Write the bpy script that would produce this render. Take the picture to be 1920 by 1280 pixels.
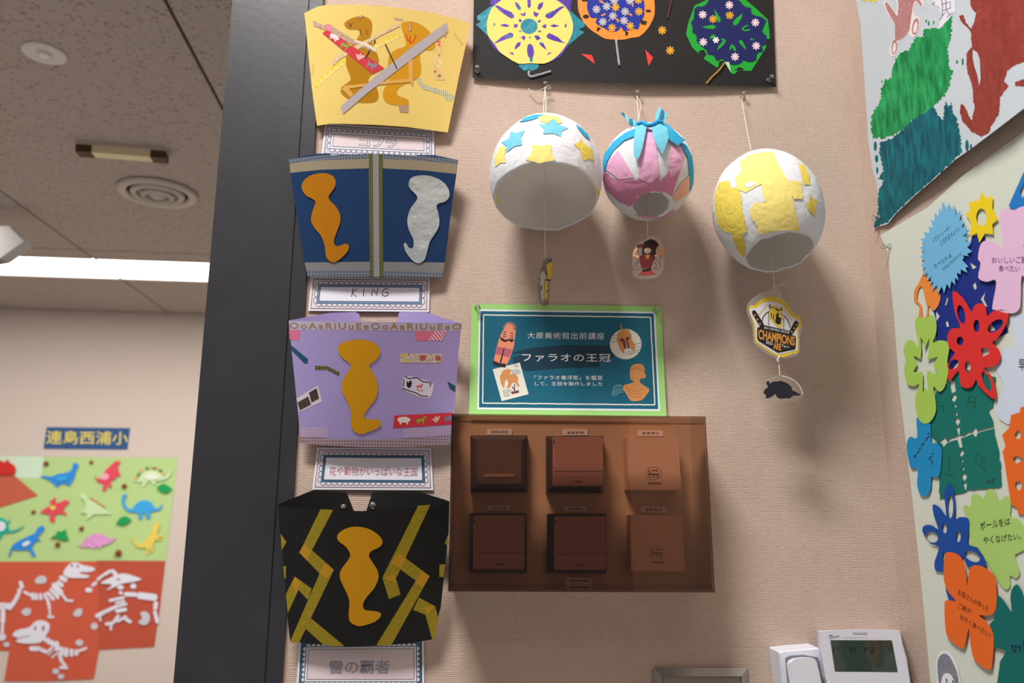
import bpy, bmesh, math, random
from mathutils import Vector, Matrix
from mathutils.geometry import tessellate_polygon

random.seed(7)
for o in list(bpy.data.objects):
    bpy.data.objects.remove(o)
scene = bpy.context.scene
COL = scene.collection

# ------------------------------------------------------------------ camera
F = 1493.3                      # focal length in pixels of the 1920 x 1280 frame
CAM = Vector((0, 0, 1.5))
PITCH, ROLL = math.radians(11.6), math.radians(0.4)
FW = Vector((0, math.cos(PITCH), math.sin(PITCH)))
UP0 = Vector((0, -math.sin(PITCH), math.cos(PITCH)))
RT0 = Vector((1, 0, 0))
RT = RT0 * math.cos(ROLL) + UP0 * math.sin(ROLL)
UP = UP0 * math.cos(ROLL) - RT0 * math.sin(ROLL)
cd = bpy.data.cameras.new('camera')
cd.sensor_width = 36.0
cd.lens = F / 1920 * 36
cd.clip_start = 0.02
cd.dof.use_dof = True
cd.dof.focus_distance = 1.27
cd.dof.aperture_fstop = 4.2
cam = bpy.data.objects.new('camera', cd)
COL.objects.link(cam)
m = Matrix((RT, UP, -FW)).transposed().to_4x4()
m.translation = CAM
cam.matrix_world = m
scene.camera = cam

# ------------------------------------------------------------------ light
vs = scene.view_settings
vs.view_transform = 'Standard'
vs.look = 'None'
vs.gamma = 1.0
vs.use_curve_mapping = False
vs.exposure = 0.0
w = bpy.data.worlds.new('world')
scene.world = w
w.use_nodes = True
w.node_tree.nodes['Background'].inputs[0].default_value = (0.86, 0.92, 1.0, 1)
w.node_tree.nodes['Background'].inputs[1].default_value = 0.145


def area(name, loc, size, power, color, rot=(0, 0, 0)):
    ld = bpy.data.lights.new(name, 'AREA')
    ld.shape = 'RECTANGLE'
    ld.size, ld.size_y = size
    ld.energy = power
    ld.color = color
    o = bpy.data.objects.new(name, ld)
    o.location = loc
    o.rotation_euler = rot
    COL.objects.link(o)
    return o


area('ceiling_or_fill_light', (-0.85, -0.30, 4.45), (1.0, 0.6), 192.0, (1.0, 0.965, 0.93))
area('ceiling_or_fill_light', (-0.20, -2.0, 4.45), (1.2, 0.4), 10.0, (1.0, 0.965, 0.93))  # weak fill light added behind the camera, not a known lamp
area('room_lamp_light', (-3.4, 3.4, 2.93), (1.5, 0.4), 70.0, (1.0, 0.965, 0.94))
area('room_lamp_light', (-1.2, 4.2, 2.93), (1.5, 0.4), 60.0, (1.0, 0.965, 0.94))

# ------------------------------------------------------------------ helpers


def ray(px, py):
    return RT * ((px - 960) / F) - UP * ((py - 640) / F) + FW


class Plane:
    """a real plane; (px, py, h) is the point seen at that pixel, h metres in front of the plane"""
    def __init__(s, p, n):
        s.p, s.n = Vector(p), Vector(n).normalized()

    def __call__(s, px, py, h=0.0):
        d = ray(px, py)
        t = ((s.p + s.n * h - CAM).dot(s.n)) / d.dot(s.n)
        return CAM + d * t


class Bent:
    """sheet bent away from a plane: fn(px, py) gives its distance from the plane"""
    def __init__(s, plane, fn):
        s.plane, s.fn = plane, fn

    def __call__(s, px, py, h=0.0):
        if h > 0.0005:                     # paper layers and print lie close on one another
            h = 0.0005 + (h - 0.0005) * 0.3
        return s.plane(px, py, s.fn(px, py) + h)


class Ball:
    """ellipsoid of revolution"""
    def __init__(s, c, axis, A, B):
        s.c, s.a, s.A, s.B = c, axis, A, B
        z = axis
        x = z.orthogonal().normalized()
        s.R = Matrix((x, z.cross(x), z))      # world -> local

    def __call__(s, px, py, h=0.0):
        A, B = s.A + h, s.B + h
        o, d = s.R @ (CAM - s.c), s.R @ ray(px, py)
        S = Vector((1 / B, 1 / B, 1 / A))
        o = Vector([o[i] * S[i] for i in range(3)])
        d = Vector([d[i] * S[i] for i in range(3)])
        qa, qb, qc = d.dot(d), 2 * o.dot(d), o.dot(o) - 1
        D = qb * qb - 4 * qa * qc
        if D < 0:
            t = -qb / (2 * qa)
            p = (o + d * t).normalized()
        else:
            t = (-qb - math.sqrt(D)) / (2 * qa)
            p = o + d * t
        p = Vector([p[i] / S[i] for i in range(3)])
        return s.c + s.R.transposed() @ p


def Z(x0, y0, s):
    def f(pts):
        return [(x0 + x / s, y0 + y / s) for x, y in pts]
    return f


def lin(c):
    c = c / 255.0
    return c / 12.92 if c <= 0.04045 else ((c + 0.055) / 1.055) ** 2.4


MATS = {}


def mat(name, rgb, rough=0.75, spec=0.25, bump=0.0, bscale=300.0, metal=0.0, vary=0.0, vscale=40.0,
        stretch=(1, 1, 1), sss=0.0, coat=0.0):
    if name in MATS:
        return MATS[name]
    M = bpy.data.materials.new(name)
    M.use_nodes = True
    nt = M.node_tree
    b = nt.nodes['Principled BSDF']
    col = tuple(lin(c) for c in rgb) + (1,)
    b.inputs['Base Color'].default_value = col
    b.inputs['Roughness'].default_value = rough
    b.inputs['Specular IOR Level'].default_value = spec
    b.inputs['Metallic'].default_value = metal
    b.inputs['Coat Weight'].default_value = coat
    if bump or vary:
        tc = nt.nodes.new('ShaderNodeTexCoord')
        mp = nt.nodes.new('ShaderNodeMapping')
        mp.inputs['Scale'].default_value = stretch
        nt.links.new(tc.outputs['Object'], mp.inputs[0])
    if vary:
        n = nt.nodes.new('ShaderNodeTexNoise')
        n.inputs['Scale'].default_value = vscale
        n.inputs['Detail'].default_value = 4
        nt.links.new(mp.outputs[0], n.inputs['Vector'])
        cr = nt.nodes.new('ShaderNodeValToRGB')
        cr.color_ramp.elements[0].position = 0.3
        cr.color_ramp.elements[1].position = 0.7
        cr.color_ramp.elements[0].color = tuple(c * (1 - vary) for c in col[:3]) + (1,)
        cr.color_ramp.elements[1].color = tuple(min(1, c * (1 + vary)) for c in col[:3]) + (1,)
        nt.links.new(n.outputs[0], cr.inputs[0])
        nt.links.new(cr.outputs[0], b.inputs['Base Color'])
    if bump:
        n = nt.nodes.new('ShaderNodeTexNoise')
        n.inputs['Scale'].default_value = bscale
        n.inputs['Detail'].default_value = 3
        nt.links.new(mp.outputs[0], n.inputs['Vector'])
        bp = nt.nodes.new('ShaderNodeBump')
        bp.inputs['Strength'].default_value = bump
        bp.inputs['Distance'].default_value = 0.004
        nt.links.new(n.outputs[0], bp.inputs['Height'])
        nt.links.new(bp.outputs[0], b.inputs['Normal'])
    MATS[name] = M
    return M


def pattern(name, rgb1, rgb2, kind='dots', scale=400.0, thr=0.3, rot=0.0, rough=0.6):
    """two-colour printed tape: dots or stripes"""
    if name in MATS:
        return MATS[name]
    M = mat(name, rgb1, rough)
    nt = M.node_tree
    b = nt.nodes['Principled BSDF']
    tc = nt.nodes.new('ShaderNodeTexCoord')
    mp = nt.nodes.new('ShaderNodeMapping')
    mp.inputs['Rotation'].default_value = (0, rot, 0)
    nt.links.new(tc.outputs['Object'], mp.inputs[0])
    mix = nt.nodes.new('ShaderNodeMix')
    mix.data_type = 'RGBA'
    mix.inputs[6].default_value = tuple(lin(c) for c in rgb1) + (1,)
    mix.inputs[7].default_value = tuple(lin(c) for c in rgb2) + (1,)
    mt = nt.nodes.new('ShaderNodeMath')
    if kind == 'dots':
        sp = nt.nodes.new('ShaderNodeVectorMath'); sp.operation = 'MULTIPLY'
        sp.inputs[1].default_value = (scale, 0.0, scale)
        nt.links.new(mp.outputs[0], sp.inputs[0])
        fr = nt.nodes.new('ShaderNodeVectorMath'); fr.operation = 'FRACTION'
        nt.links.new(sp.outputs[0], fr.inputs[0])
        ds = nt.nodes.new('ShaderNodeVectorMath'); ds.operation = 'DISTANCE'
        ds.inputs[1].default_value = (0.5, 0.0, 0.5)
        nt.links.new(fr.outputs[0], ds.inputs[0])
        mt.operation = 'LESS_THAN'
        mt.inputs[1].default_value = thr
        nt.links.new(ds.outputs['Value'], mt.inputs[0])
    elif kind == 'blotch':
        v = nt.nodes.new('ShaderNodeTexVoronoi')
        v.inputs['Scale'].default_value = scale
        nt.links.new(mp.outputs[0], v.inputs['Vector'])
        mt.operation = 'LESS_THAN'
        mt.inputs[1].default_value = thr
        nt.links.new(v.outputs['Distance'], mt.inputs[0])
    else:
        wv = nt.nodes.new('ShaderNodeTexWave')
        wv.inputs['Scale'].default_value = scale
        wv.bands_direction = 'X'
        nt.links.new(mp.outputs[0], wv.inputs['Vector'])
        mt.operation = 'GREATER_THAN'
        mt.inputs[1].default_value = thr
        nt.links.new(wv.outputs['Fac'], mt.inputs[0])
    nt.links.new(mt.outputs[0], mix.inputs[0])
    nt.links.new(mix.outputs[2], b.inputs['Base Color'])
    return M


WORLD = {}          # world position of every object's origin (nothing is rotated)


def origin(o):
    return WORLD.get(o.name, Vector((0, 0, 0))) if o else Vector((0, 0, 0))


def tag(o, label, cat, group=None, kind=None):
    o['label'] = label
    if cat:
        o['category'] = cat
    if group:
        o['group'] = group
    if kind:
        o['kind'] = kind
    return o


def struct(o, label, cat):
    return tag(o, label, cat, kind='structure')


def thing(name, loc, label, cat, group=None):
    o = bpy.data.objects.new(name, None)
    o.empty_display_size = 0.02
    o.location = loc
    COL.objects.link(o)
    WORLD[o.name] = Vector(loc)
    return tag(o, label, cat, group)


def link(name, verts, faces, material, parent=None, smooth=None, at=None):
    """verts in world space -> one mesh object"""
    me = bpy.data.meshes.new(name)
    if parent is not None:
        org = origin(parent)
    elif at is not None:
        org = Vector(at)
    else:
        org = sum((Vector(v) for v in verts), Vector()) / max(1, len(verts))
    me.from_pydata([tuple(Vector(v) - org) for v in verts], [], faces)
    if smooth is True:
        me.polygons.foreach_set('use_smooth', [True] * len(me.polygons))
    elif smooth:
        me.polygons.foreach_set('use_smooth', [i < smooth for i in range(len(me.polygons))])
    if material is not None:
        me.materials.append(material)
    o = bpy.data.objects.new(name, me)
    COL.objects.link(o)
    if parent is not None:
        o.parent = parent
    else:
        o.location = org
    WORLD[o.name] = org
    return o


def smooth_closed(p, n=5):
    out = []
    L = len(p)
    for i in range(L):
        p0, p1, p2, p3 = p[i - 1], p[i], p[(i + 1) % L], p[(i + 2) % L]
        for k in range(n):
            t = k / n
            out.append(tuple(0.5 * ((2 * p1[j]) + (-p0[j] + p2[j]) * t + (2 * p0[j] - 5 * p1[j] + 4 * p2[j] - p3[j]) * t * t
                                    + (-p0[j] + 3 * p1[j] - 3 * p2[j] + p3[j]) * t ** 3) for j in (0, 1)))
    return out


def smooth_open(p, n=5):
    if len(p) < 3:
        return list(p)
    q = [p[0]] + list(p) + [p[-1]]
    out = []
    for i in range(1, len(q) - 2):
        p0, p1, p2, p3 = q[i - 1], q[i], q[i + 1], q[i + 2]
        for k in range(n):
            t = k / n
            out.append(tuple(0.5 * ((2 * p1[j]) + (-p0[j] + p2[j]) * t + (2 * p0[j] - 5 * p1[j] + 4 * p2[j] - p3[j]) * t * t
                                    + (-p0[j] + 3 * p1[j] - 3 * p2[j] + p3[j]) * t ** 3) for j in range(len(p1))))
    out.append(tuple(p[-1]))
    return out


def rough_edge(p, step=4.0, amp=2.0, seed=1):
    rnd = random.Random(seed)
    out = []
    L = len(p)
    for i in range(L):
        a, b = Vector(p[i]), Vector(p[(i + 1) % L])
        d = b - a
        n = max(1, int(d.length / step))
        nn = Vector((-d.y, d.x)).normalized()
        for k in range(n):
            out.append(tuple(a + d * (k / n) + nn * rnd.uniform(-amp, amp)))
    return out


def sheet(name, pts, S, h, material, parent=None, th=0.0003, holes=(), grid=None, smooth=0, at=None):
    """outline in photo pixels laid on the surface S, h metres off it, with thickness th"""
    if grid is None and isinstance(S, Bent):
        grid = 8
    if isinstance(S, Bent) and not isinstance(grid, tuple):
        grid = (grid, 20)
    if smooth:
        pts = smooth_closed(pts, smooth)
    loops = [pts] + [list(q) for q in holes]
    vl = [[Vector((x, y, 0)) for x, y in q] for q in loops]
    flat = [p for q in loops for p in q]
    bm = bmesh.new()
    bv = [bm.verts.new((x, y, 0)) for x, y in flat]
    for t in tessellate_polygon(vl):
        try:
            bm.faces.new([bv[i] for i in t])
        except ValueError:
            pass
    if grid:
        xs = [p[0] for p in flat]
        ys = [p[1] for p in flat]
        gx, gy = grid if isinstance(grid, tuple) else (grid, None)
        if gx:
            x = min(xs) + gx
            while x < max(xs):
                bmesh.ops.bisect_plane(bm, geom=bm.verts[:] + bm.edges[:] + bm.faces[:], plane_co=(x, 0, 0), plane_no=(1, 0, 0), dist=1e-4)
                x += gx
        if gy:
            y = min(ys) + gy
            while y < max(ys):
                bmesh.ops.bisect_plane(bm, geom=bm.verts[:] + bm.edges[:] + bm.faces[:], plane_co=(0, y, 0), plane_no=(0, 1, 0), dist=1e-4)
                y += gy
    for v in [v for v in bm.verts if not v.link_faces]:
        bm.verts.remove(v)
    bmesh.ops.remove_doubles(bm, verts=bm.verts[:], dist=1e-4)
    bm.verts.index_update()
    pos = [(v.co.x, v.co.y) for v in bm.verts]
    top = [S(x, y, h + th) for x, y in pos]
    verts = list(top)
    faces = []
    for f in bm.faces:
        idx = [v.index for v in f.verts]
        if f.normal.z > 0:          # pixel y points down: flip so the face looks at the camera
            idx.reverse()
        faces.append(idx)
    nf = len(faces)
    if th > 0:
        bot = [S(x, y, h) for x, y in pos]
        k = len(verts)
        n = len(pos)
        verts += bot
        faces += [[k + i for i in reversed(q)] for q in faces[:nf]]
        side = {}
        for e in bm.edges:
            if len(e.link_faces) == 1:
                a, b = e.verts[0].index, e.verts[1].index
                for i in (a, b):
                    if i not in side:
                        side[i] = len(verts)
                        verts.append(top[i])
                        verts.append(bot[i])
                faces.append([side[a], side[b], side[b] + 1, side[a] + 1])
    bm.free()
    return link(name, verts, faces, material, parent, smooth=nf if grid else None, at=at)


def ribbon(pl, wd):
    """pixel polyline -> quads"""
    L, R = [], []
    n = len(pl)
    for i in range(n):
        a = Vector(pl[max(0, i - 1)])
        b = Vector(pl[min(n - 1, i + 1)])
        d = (b - a)
        d = d.normalized() if d.length > 1e-9 else Vector((1, 0))
        nn = Vector((-d.y, d.x)) * wd / 2
        L.append(tuple(Vector(pl[i]) + nn))
        R.append(tuple(Vector(pl[i]) - nn))
    return L, R


def strokes(name, lines, wd, S, h, material, parent=None, at=None):
    """drawn lines, one mesh"""
    verts, faces = [], []
    for pl in lines:
        if len(pl) < 2:
            continue
        if isinstance(S, Bent):            # follow the bend
            q = [tuple(pl[0])]
            for a, b in zip(pl, pl[1:]):
                n = max(1, int((Vector(b) - Vector(a)).length / 7))
                q += [tuple(Vector(a).lerp(Vector(b), (k + 1) / n)) for k in range(n)]
            pl = q
        L, R = ribbon(pl, wd)
        k = len(verts)
        n = len(pl)
        verts += [S(x, y, h) for x, y in L] + [S(x, y, h) for x, y in R]
        for i in range(n - 1):
            faces.append([k + i, k + i + 1, k + n + i + 1, k + n + i])
    return link(name, verts, faces, material, parent, at=at)


def blobs(name, polys, S, h, material, parent=None):
    """many small printed shapes in one mesh"""
    verts, faces = [], []
    for p in polys:
        bm = bmesh.new()
        bv = [bm.verts.new((x, y, 0)) for x, y in p]
        for t in tessellate_polygon([[Vector((x, y, 0)) for x, y in p]]):
            try:
                bm.faces.new([bv[i] for i in t])
            except ValueError:
                pass
        if isinstance(S, Bent):
            for ax_i, no in ((0, (1, 0, 0)), (1, (0, 1, 0))):
                lo, hi = min(q[ax_i] for q in p), max(q[ax_i] for q in p)
                c_ = lo + 6.0
                while c_ < hi:
                    bmesh.ops.bisect_plane(bm, geom=bm.verts[:] + bm.edges[:] + bm.faces[:], plane_co=(c_, c_, 0), plane_no=no, dist=1e-4)
                    c_ += 6.0
        bm.verts.index_update()
        k = len(verts)
        verts += [S(v.co.x, v.co.y, h) for v in bm.verts]
        faces += [[k + v.index for v in f.verts] for f in bm.faces]
        bm.free()
    return link(name, verts, faces, material, parent)


_TC = {}


def glyphs(s, bold=0.0, spacing=1.0):
    key = (s, bold, spacing)
    if key in _TC:
        return _TC[key]
    cu = bpy.data.curves.new('t', 'FONT')
    cu.body = s
    cu.offset = bold
    cu.space_character = spacing
    cu.resolution_u = 3
    ob = bpy.data.objects.new('t', cu)
    COL.objects.link(ob)
    bpy.context.view_layer.update()
    dg = bpy.context.evaluated_depsgraph_get()
    me = bpy.data.meshes.new_from_object(ob.evaluated_get(dg))
    V = [(v.co.x, v.co.y) for v in me.vertices]
    Fc = [list(p.vertices) for p in me.polygons]
    bpy.data.objects.remove(ob)
    bpy.data.curves.remove(cu)
    bpy.data.meshes.remove(me)
    _TC[key] = (V, Fc)
    return V, Fc


def text(name, s, quad, S, h, material, parent=None, bold=0.0, spacing=1.0, fit=None, wob=0.0):
    """lettering fitted in the pixel quad TL, TR, BR, BL; fit = bounds of a thinner copy to stay aligned with it"""
    V, Fc = glyphs(s, bold, spacing)
    Vf = glyphs(s, fit, spacing)[0] if fit is not None else V
    if not V:
        return None
    x0, x1 = min(v[0] for v in Vf), max(v[0] for v in Vf)
    y0, y1 = min(v[1] for v in Vf), max(v[1] for v in Vf)
    tl, tr, br, bl = [Vector(q) for q in quad]
    vv = []
    for x, y in V:
        u = (x - x0) / (x1 - x0)
        t = (y1 - y) / (y1 - y0 + 1e-9)
        if wob:
            t += wob * math.sin(u * 23)
        p = (tl * (1 - u) + tr * u) * (1 - t) + (bl * (1 - u) + br * u) * t
        vv.append(S(p.x, p.y, h))
    return link(name, vv, [list(reversed(f)) for f in Fc] if False else Fc, material, parent)


def tube(name, pts, r, material, parent=None, seg=6, at=None):
    pts = [Vector(p) for p in pts]
    verts, faces = [], []
    n = len(pts)
    for i, p in enumerate(pts):
        d = (pts[min(n - 1, i + 1)] - pts[max(0, i - 1)]).normalized()
        a = d.orthogonal().normalized() if i == 0 else (a - d * a.dot(d)).normalized()
        b = d.cross(a)
        for k in range(seg):
            g = 2 * math.pi * k / seg
            verts.append(p + (a * math.cos(g) + b * math.sin(g)) * r)
    for i in range(n - 1):
        for k in range(seg):
            k2 = (k + 1) % seg
            faces.append([i * seg + k, i * seg + k2, (i + 1) * seg + k2, (i + 1) * seg + k])
    faces.append(list(range(seg))[::-1])
    faces.append([(n - 1) * seg + k for k in range(seg)])
    return link(name, verts, faces, material, parent, smooth=True, at=at)


def loft(name, rings, material, parent=None, cap=True, smooth=None, at=None, closed=False):
    """rings: lists of world points with equal counts"""
    verts = [v for r in rings for v in r]
    n = len(rings[0])
    faces = []
    for i in range(len(rings) - 1):
        for k in range(n):
            k2 = (k + 1) % n
            faces.append([i * n + k, i * n + k2, (i + 1) * n + k2, (i + 1) * n + k])
    if cap:
        faces.append([(len(rings) - 1) * n + k for k in range(n)])
        faces.append(list(range(n))[::-1])
    return link(name, verts, faces, material, parent, smooth=smooth, at=at)


def lathe(name, base, axis, prof, material, parent=None, seg=16, at=None):
    """prof: (distance along axis, radius)"""
    axis = Vector(axis).normalized()
    a = axis.orthogonal().normalized()
    b = axis.cross(a)
    rings = [[Vector(base) + axis * z + (a * math.cos(2 * math.pi * k / seg) + b * math.sin(2 * math.pi * k / seg)) * r
              for k in range(seg)] for z, r in prof]
    return loft(name, rings, material, parent, smooth=True, at=at)


def slab(name, quad, S, h0, h1, material, parent=None, inset=None, h2=None, at=None):
    """block standing out from a surface: pixel outline seen at height h1, sides go back to h0;
    optional bevelled top: inset outline seen at h2"""
    front = [S(x, y, h1) for x, y in quad]
    base = [p - S.n * (h1 - h0) for p in front]
    rings = [base, front]
    if inset:
        rings.append([S(x, y, h2) for x, y in inset])
    return loft(name, rings, material, parent, at=at)


def rect(x0, y0, x1, y1):
    return [(x0, y0), (x1, y0), (x1, y1), (x0, y1)]


def rrect(x0, y0, x1, y1, r, n=4):
    out = []
    for cx, cy, a0 in ((x1 - r, y0 + r, -90), (x1 - r, y1 - r, 0), (x0 + r, y1 - r, 90), (x0 + r, y0 + r, 180)):
        for k in range(n + 1):
            a = math.radians(a0 + 90 * k / n)
            out.append((cx + r * math.cos(a), cy + r * math.sin(a)))
    return out


def ell(cx, cy, rx, ry=None, n=20, rot=0.0):
    ry = rx if ry is None else ry
    c, s = math.cos(math.radians(rot)), math.sin(math.radians(rot))
    return [(cx + rx * math.cos(t) * c - ry * math.sin(t) * s, cy + rx * math.cos(t) * s + ry * math.sin(t) * c)
            for t in [2 * math.pi * k / n for k in range(n)]]


def flower(cx, cy, r, petals=8, inner=0.45, n=6, rot=0.0, sq=1.0):
    out = []
    N = petals * n
    for k in range(N):
        a = 2 * math.pi * k / N
        q = abs(math.cos(a * petals / 2)) ** 0.6
        rr = r * (inner + (1 - inner) * q)
        out.append((cx + rr * math.cos(a + rot), cy + sq * rr * math.sin(a + rot)))
    return out


def quadmap(quad):
    tl, tr, br, bl = [Vector(q) for q in quad]

    def f(u, v):
        p = (tl * (1 - u) + tr * u) * (1 - v) + (bl * (1 - u) + br * u) * v
        return (p.x, p.y)
    return f


def xform(pts, quad):
    """unit-square points -> pixel quad"""
    f = quadmap(quad)
    return [f(u, v) for u, v in pts]


# ------------------------------------------------------------------ the place
YAW = math.radians(1.5)
TM = Vector((math.cos(YAW), math.sin(YAW), 0))
NM = Vector((math.sin(YAW), -math.cos(YAW), 0))          # main wall faces the camera
M_ = Plane((0, 1.3, 1.5), NM)
CORNER = M_(1650, 710)
CORNER.z = 0
NR = -TM                                                    # right wall faces left
R_ = Plane(CORNER, NR)
A5 = math.radians(5.5)
UB = Vector((math.cos(A5), math.sin(A5), 0))
VB = Vector((-math.sin(A5), math.cos(A5), 0))


def BR(u, v, z=0.0):
    p = UB * u + VB * v
    return Vector((p.x, p.y, z))


KS = 1.318                      # size of the next room against a 2.6 m one
VBACK = 4.76 * KS
B_ = Plane(BR(-2, VBACK), -VB)
CEIL = 1.5 + 1.1 * KS
HIGH = 4.6                       # ceiling of the near room
C_ = Plane((0, 0, CEIL), (0, 0, -1))

# wall covering: woven beige cloth
def weave(name, rgb, axes, bumpstr):
    M = bpy.data.materials.new(name)
    M.use_nodes = True
    nt = M.node_tree
    b = nt.nodes['Principled BSDF']
    b.inputs['Roughness'].default_value = 0.8
    b.inputs['Specular IOR Level'].default_value = 0.25
    tc = nt.nodes.new('ShaderNodeTexCoord')

    def noise(scale, det=3.0):
        mp = nt.nodes.new('ShaderNodeMapping')
        mp.inputs['Scale'].default_value = scale
        nt.links.new(tc.outputs['Object'], mp.inputs[0])
        n = nt.nodes.new('ShaderNodeTexNoise')
        n.inputs['Scale'].default_value = 1.0
        n.inputs['Detail'].default_value = det
        nt.links.new(mp.outputs[0], n.inputs['Vector'])
        return n.outputs[0]

    def v(h, z):
        return (h, 1, z) if axes == 'x' else (1, h, z)
    rib = noise(v(60, 500), 2)          # uneven horizontal threads
    nub = noise(v(420, 420), 3)
    warp = noise(v(500, 40), 2)
    big = noise(v(9, 9), 4)

    def ma(op, a, b_):
        k = nt.nodes.new('ShaderNodeMath'); k.operation = op
        for i, q in enumerate((a, b_)):
            if isinstance(q, (int, float)):
                k.inputs[i].default_value = q
            else:
                nt.links.new(q, k.inputs[i])
        return k.outputs[0]
    sx = nt.nodes.new('ShaderNodeSeparateXYZ')
    nt.links.new(tc.outputs['Object'], sx.inputs[0])
    ph_ = ma('ADD', ma('MULTIPLY', sx.outputs[2], 2 * math.pi / 0.0031), ma('MULTIPLY', rib, 3.0))
    thread = ma('ADD', ma('MULTIPLY', ma('SINE', ph_, 0.0), 0.5), 0.5)
    px_ = ma('ADD', ma('MULTIPLY', sx.outputs[0 if axes == 'x' else 1], 2 * math.pi / 0.0027), ma('MULTIPLY', warp, 4.0))
    cross = ma('ADD', ma('MULTIPLY', ma('SINE', px_, 0.0), 0.5), 0.5)
    knot = ma('POWER', nub, 3.0)
    hgt = ma('ADD', ma('MULTIPLY', thread, 0.45), ma('ADD', ma('MULTIPLY', cross, 0.22), ma('MULTIPLY', knot, 3.0)))
    bp = nt.nodes.new('ShaderNodeBump')
    bp.inputs['Strength'].default_value = bumpstr
    bp.inputs['Distance'].default_value = 0.0014
    nt.links.new(hgt, bp.inputs['Height'])
    nt.links.new(bp.outputs[0], b.inputs['Normal'])
    cr = nt.nodes.new('ShaderNodeValToRGB')
    c = tuple(lin(q) for q in rgb)
    cr.color_ramp.elements[0].position = 0.32
    cr.color_ramp.elements[0].color = tuple(q * k for q, k in zip(c, (0.78, 0.74, 0.70))) + (1,)
    cr.color_ramp.elements[1].position = 0.68
    cr.color_ramp.elements[1].color = tuple(min(1, q * 1.1) for q in c) + (1,)
    nt.links.new(ma('ADD', ma('MULTIPLY', rib, 0.27), ma('ADD', ma('MULTIPLY', nub, 0.27), ma('ADD', ma('MULTIPLY', big, 0.2), ma('ADD', ma('MULTIPLY', thread, 0.14), ma('MULTIPLY', cross, 0.12))))), cr.inputs[0])
    nt.links.new(cr.outputs[0], b.inputs['Base Color'])
    MATS[name] = M
    return M


WALL = weave('beige woven wall cloth', (196, 176, 163), 'x', 0.36)
WALLR = weave('beige woven wall cloth side', (196, 176, 163), 'y', 0.36)
WALLB = mat('beige back wall', (212, 196, 184), 0.8, bump=0.15, bscale=150)


def prism(name, foot, z0, z1, material, parent=None):
    return loft(name, [[Vector((p[0], p[1], z0)) for p in foot], [Vector((p[0], p[1], z1)) for p in foot]], material, parent)


XL = M_(569, 640)        # right edge of the casing
XL.z = 0
POSTL = M_(390, 640)
POSTL.z = 0
T15 = NM * -0.15
WS = POSTL + (XL - POSTL) * 0.84
wall_front = struct(prism('wall_front', [WS, CORNER + TM * 0.15, CORNER + TM * 0.15 + T15, WS + T15], 0, HIGH, WALL),
                    'beige woven cloth wall behind the paper crowns and balloons', 'wall')
wall_right = struct(prism('wall_right', [CORNER, CORNER + NM * 2.6, CORNER + NM * 2.6 + TM * 0.15, CORNER + TM * 0.15], 0, HIGH, WALLR),
                    'beige side wall carrying the animal painting and the flower poster', 'wall')
p0, p1 = BR(-7.5, VBACK), BR(4.0, VBACK)
wall_back = struct(prism('wall_back', [p0, p1, p1 + VB * 0.15, p0 + VB * 0.15], 0, CEIL, WALLB),
                   'pale beige far wall of the next room with the dinosaur mural', 'wall')
FLOOR = mat('grey carpet floor', (168, 164, 160), 0.9, bump=0.3, bscale=400)
struct(loft('floor', [[Vector((-8, -2.4, -0.1)), Vector((4, -2.4, -0.1)), Vector((4, 8, -0.1)), Vector((-8, 8, -0.1))],
                      [Vector((-8, -2.4, 0)), Vector((4, -2.4, 0)), Vector((4, 8, 0)), Vector((-8, 8, 0))]], FLOOR),
       'grey carpet floor below the walls', 'floor')

# ceiling: a slab with boards hung under it, dark joints between them
def speckle():
    M = mat('speckled ceiling board', (178, 160, 147), 0.9, bump=0.25, bscale=120)
    nt = M.node_tree
    b = nt.nodes['Principled BSDF']
    tc = nt.nodes.new('ShaderNodeTexCoord')
    n = nt.nodes.new('ShaderNodeTexNoise')
    n.inputs['Scale'].default_value = 60
    n.inputs['Detail'].default_value = 4
    n.inputs['Roughness'].default_value = 0.65
    nt.links.new(tc.outputs['Object'], n.inputs['Vector'])
    cr = nt.nodes.new('ShaderNodeValToRGB')
    cr.color_ramp.elements[0].position = 0.34
    cr.color_ramp.elements[0].color = (lin(140), lin(122), lin(111), 1)
    cr.color_ramp.elements[1].position = 0.44
    cr.color_ramp.elements[1].color = (lin(182), lin(168), lin(158), 1)
    nt.links.new(n.outputs[0], cr.inputs[0])
    nt.links.new(cr.outputs[0], b.inputs['Base Color'])
    return M


BOARD = speckle()
JOINT = mat('ceiling joint brown', (95, 80, 70), 0.8)
WALLX = POSTL - TM * 7.5
ceiling = struct(prism('ceiling', [WALLX + T15, POSTL + T15, CORNER + TM * 3 + T15, Vector((4, 8, 0)), Vector((-8, 8, 0))], CEIL + 0.012, CEIL + 0.1, JOINT),
                 'low ceiling of speckled grey-brown boards with narrow joints in the next room', 'ceiling')
struct(prism('ceiling', [WALLX, POSTL, CORNER + TM * 0.15, CORNER + TM * 0.15 + NM * 3.5, WALLX + NM * 3.5], HIGH, HIGH + 0.1, mat('white near ceiling', (214, 208, 202), 0.9)),
       'high pale ceiling over the wall with the balloons', 'ceiling')
struct(prism('wall_upper', [WALLX, WS, WS + T15, WALLX + T15], CEIL + 0.0, HIGH, WALLB), 'beige wall over the wide opening to the next room', 'wall')
us = [-5.2, -4.3, -3.37, -2.47, -1.585, -0.625, 0.275, 1.175, 2.08]
us = [q * KS for q in us]
vs_ = [q * KS for q in (1.28, 3.565, 3.70, 4.04, 4.76)]
g = 0.006
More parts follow.
